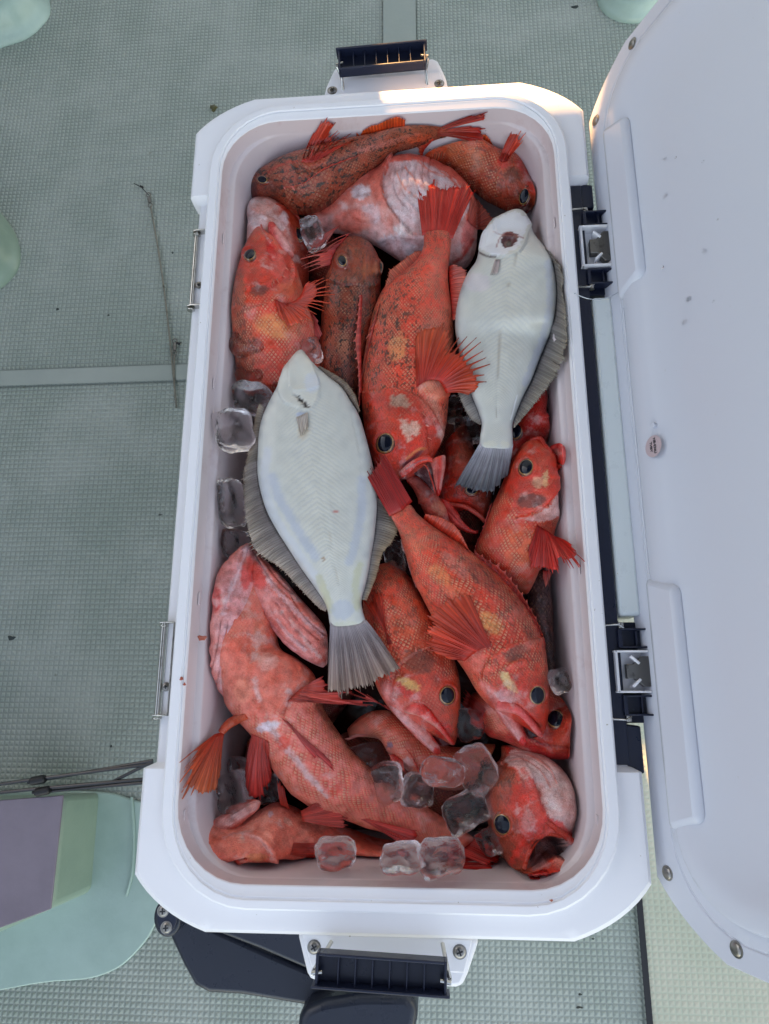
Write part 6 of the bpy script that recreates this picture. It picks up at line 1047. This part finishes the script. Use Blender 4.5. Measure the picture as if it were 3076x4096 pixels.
cable('lower pair of thin black rods joined by a ribbed collar, beside the grey purple block', [[(-40,1716,.11),(80,1704,.11),(320,1682,.10)],[(70,1712,.105),(320,1690,.10)],[(230,1695,.10),(330,1645,.10)]], ((76,1712),(108,1706)))
CRM, nt, b = mat('dark_crumb'); b.inputs['Base Color'].default_value = (0.02,0.03,0.028,1); b.inputs['Roughness'].default_value = .5
OLV, nt, b = mat('olive_weed'); b.inputs['Base Color'].default_value = (0.09,0.08,0.03,1); b.inputs['Roughness'].default_value = .3
def crumb(u, r, label, mt=CRM, nm='debris', zz=.0, ar=.5):
    c = PW(u,'U',zz); bm = bmesh.new(); bmesh.ops.create_icosphere(bm, subdivisions=2, radius=r); rs = np.random.RandomState(int(u[0]*7+u[1]))
    ph = rs.uniform(0,6,3); 
    for v in bm.verts: k = 1+.35*math.sin(v.co.x/r*3+ph[0])+.3*math.sin(v.co.y/r*4+ph[1]); v.co = Vector(c)+Vector((v.co.x*k, v.co.y*k*ar*1.3, max(v.co.z*k*.5,-.0005)))
    o = finish(bm, nm, mt); tag(o, label, 'debris', 'specks of dirt on the deck')
crumb((462,235), .009, 'olive scrap of weed on the deck by the top left corner of the cooler', OLV); 
for u, r, l in [((125,668),.0028,'tiny dark speck on the deck left of the wire rig, the left one of two'),((234,681),.0024,'tiny dark speck on the deck left of the wire rig, the right one of two'),((26,1378),.005,'small black tangled scrap on the deck near the left edge'),
  ((347,1112),.0026,'tiny dark green speck beside the middle of the left cooler side'),((240,1612),.0022,'tiny black speck above the dark rods'),((88,2028),.0035,'small dark chip on the pale green foot of the locker block'),
  ((1241,16),.005,'brown speck on the deck at the top between the strip and the lid'),((1254,2148),.0022,'black speck on the deck at the bottom, right of the seam end'),((1252,2176),.003,'small black crumb near the bottom edge beside the seam'),
  ((373,546),.0022,'tiny dark speck on the deck just left of the upper hinge rod'),((1281,2028),.0015,'tiny speck beside the lower right corner of the cooler')]: crumb(u, r, l)
FLS, nt, b = mat('fish_scrap'); b.inputs['Base Color'].default_value = (0.45,0.10,0.06,1); b.inputs['Roughness'].default_value = .3
for i, (u, r, z, l) in enumerate([((437,1378),.0035,.394,'shred of red fish flesh on the inner left wall'),((393,1466),.0020,.407,'tiny brown scrap on the left rim near the lower hinge rod'),((398,1478),.0018,.407,'second tiny scrap on the left rim just below the first'),((866,152),.0022,.368,'red speck on the bow handle plate'),((1190,1945),.0014,.408,'red fleck on the bottom rim')]):
    crumb(u, r, l, FLS, 'fish_scrap', z)
# water drops on the sunlit end wall
DROP, nt, b = mat('water_drop'); b.inputs['Base Color'].default_value = (1,1,1,1); b.inputs['Transmission Weight'].default_value = 1; b.inputs['IOR'].default_value = 1.33; b.inputs['Roughness'].default_value = .03
rs = np.random.RandomState(5)
for i in range(16):
    x = rs.uniform(.02,.125); zz = rs.uniform(.335,.378); r = rs.uniform(.0006,.0022); bm = bmesh.new(); bmesh.ops.create_icosphere(bm, subdivisions=2, radius=r)
    yw = INY-.0020-(.383-zz)*.054
    for v in bm.verts: v.co = Vector((x,yw,zz))+Vector((v.co.x*1.2,v.co.y*.5,v.co.z))
    tag(finish(bm, 'water_drop', DROP), 'water drop clinging to the sunlit far end wall inside the cooler', 'water drop', 'water drops on the end wall')
for i in range(14):                                             # drops on the open lid, by its upper hinge side
    s_, y_ = lidray((rs.uniform(1370,1560), rs.uniform(330,720))); r = rs.uniform(.0007,.0022); bm = bmesh.new(); bmesh.ops.create_icosphere(bm, subdivisions=2, radius=r)
    for v in bm.verts: v.co = LM @ (Vector((s_,y_,.0035 if s_ < .085 else .0016))+Vector((v.co.x*1.4,v.co.y,v.co.z*.55)))
    tag(finish(bm, 'water_drop', DROP), 'tiny water drop on the inner face of the open lid', 'water drop', 'water drops on the open lid')
# ================================================================= unseen walls and canopy added to shade the deck and shape the sunlight
target = Vector(P((1050,212),'U',1)); WY = 1.6
t_ = (WY-target.y)/SUND.y; hit = target+SUND*t_
SLW, SLH = .115, .025
wl = thing('added_slot_wall', 'added unseen white wall ahead of the cooler, slotted to shape the sun patch', 'light blocker', (0,WY,0));  # added wall, its slot shaped to admit only the sun patch
def pane(x0,x1,z0,z1,nm='panel'): return box(nm, WHITE, wl, ((x0+x1)/2,WY+.02,(z0+z1)/2), (x1-x0,.03,z1-z0), bevel=0)
xl, xh = hit.x-SLW, hit.x+.165; zl, zh = hit.z-SLH, hit.z+SLH
pane(-1.7,xl,0,2.3); pane(xh,1.7,0,2.3); pane(xl,xh,0,zl); pane(xl,xh,zh,2.3)
pw = thing('added_side_wall', 'added dark green grey wall out of view at left, shading the lid', 'cabin side', (-1.25,0,0))  # added out of view to cut the light reaching the lid
PWM = gel('side_wall_paint', (0.25,0.28,0.28), (0.2,0.23,0.23)); box('panel', PWM, pw, (-1.30,-.4,.40), (.06,3.6,.8), bevel=.01); box('wall_cap', PWM, pw, (-1.30,-.4,.82), (.12,3.6,.04), bevel=.01)
rf = thing('added_canopy', 'added grey canopy out of view, blocking the sky over the forward deck', 'canopy', (0,.6,2.15))  # added overhead to block sky light and make the lighting directional
RFM = gel('canopy_lining', (0.20,0.21,0.23), (0.16,0.17,0.19)); box('roof_panel', RFM, rf, (-.25,.62,2.17), (2.1,2.0,.05), bevel=.01)
for x_ in (-1.2,.75):
    bm = bmesh.new(); add_tube(bm, [(x_,-.33,0.0),(x_,-.33,2.15)], .02, 12); finish(bm, 'canopy_post', STEEL, rf)
# ================================================================= final: origins at the base of single-mesh things
for o in list(SC.objects):
    if o.type == 'MESH' and o.parent is None and not o.children:
        n_ = len(o.data.vertices); co = np.zeros(n_*3); o.data.vertices.foreach_get('co', co); co = co.reshape(-1,3); c = (co.min(0)+co.max(0))/2; c[2] = co[:,2].min()
        if o.get('kind') == 'structure': continue
        co -= c; o.data.vertices.foreach_set('co', co.ravel()); o.data.update(); o.location = Vector(c)
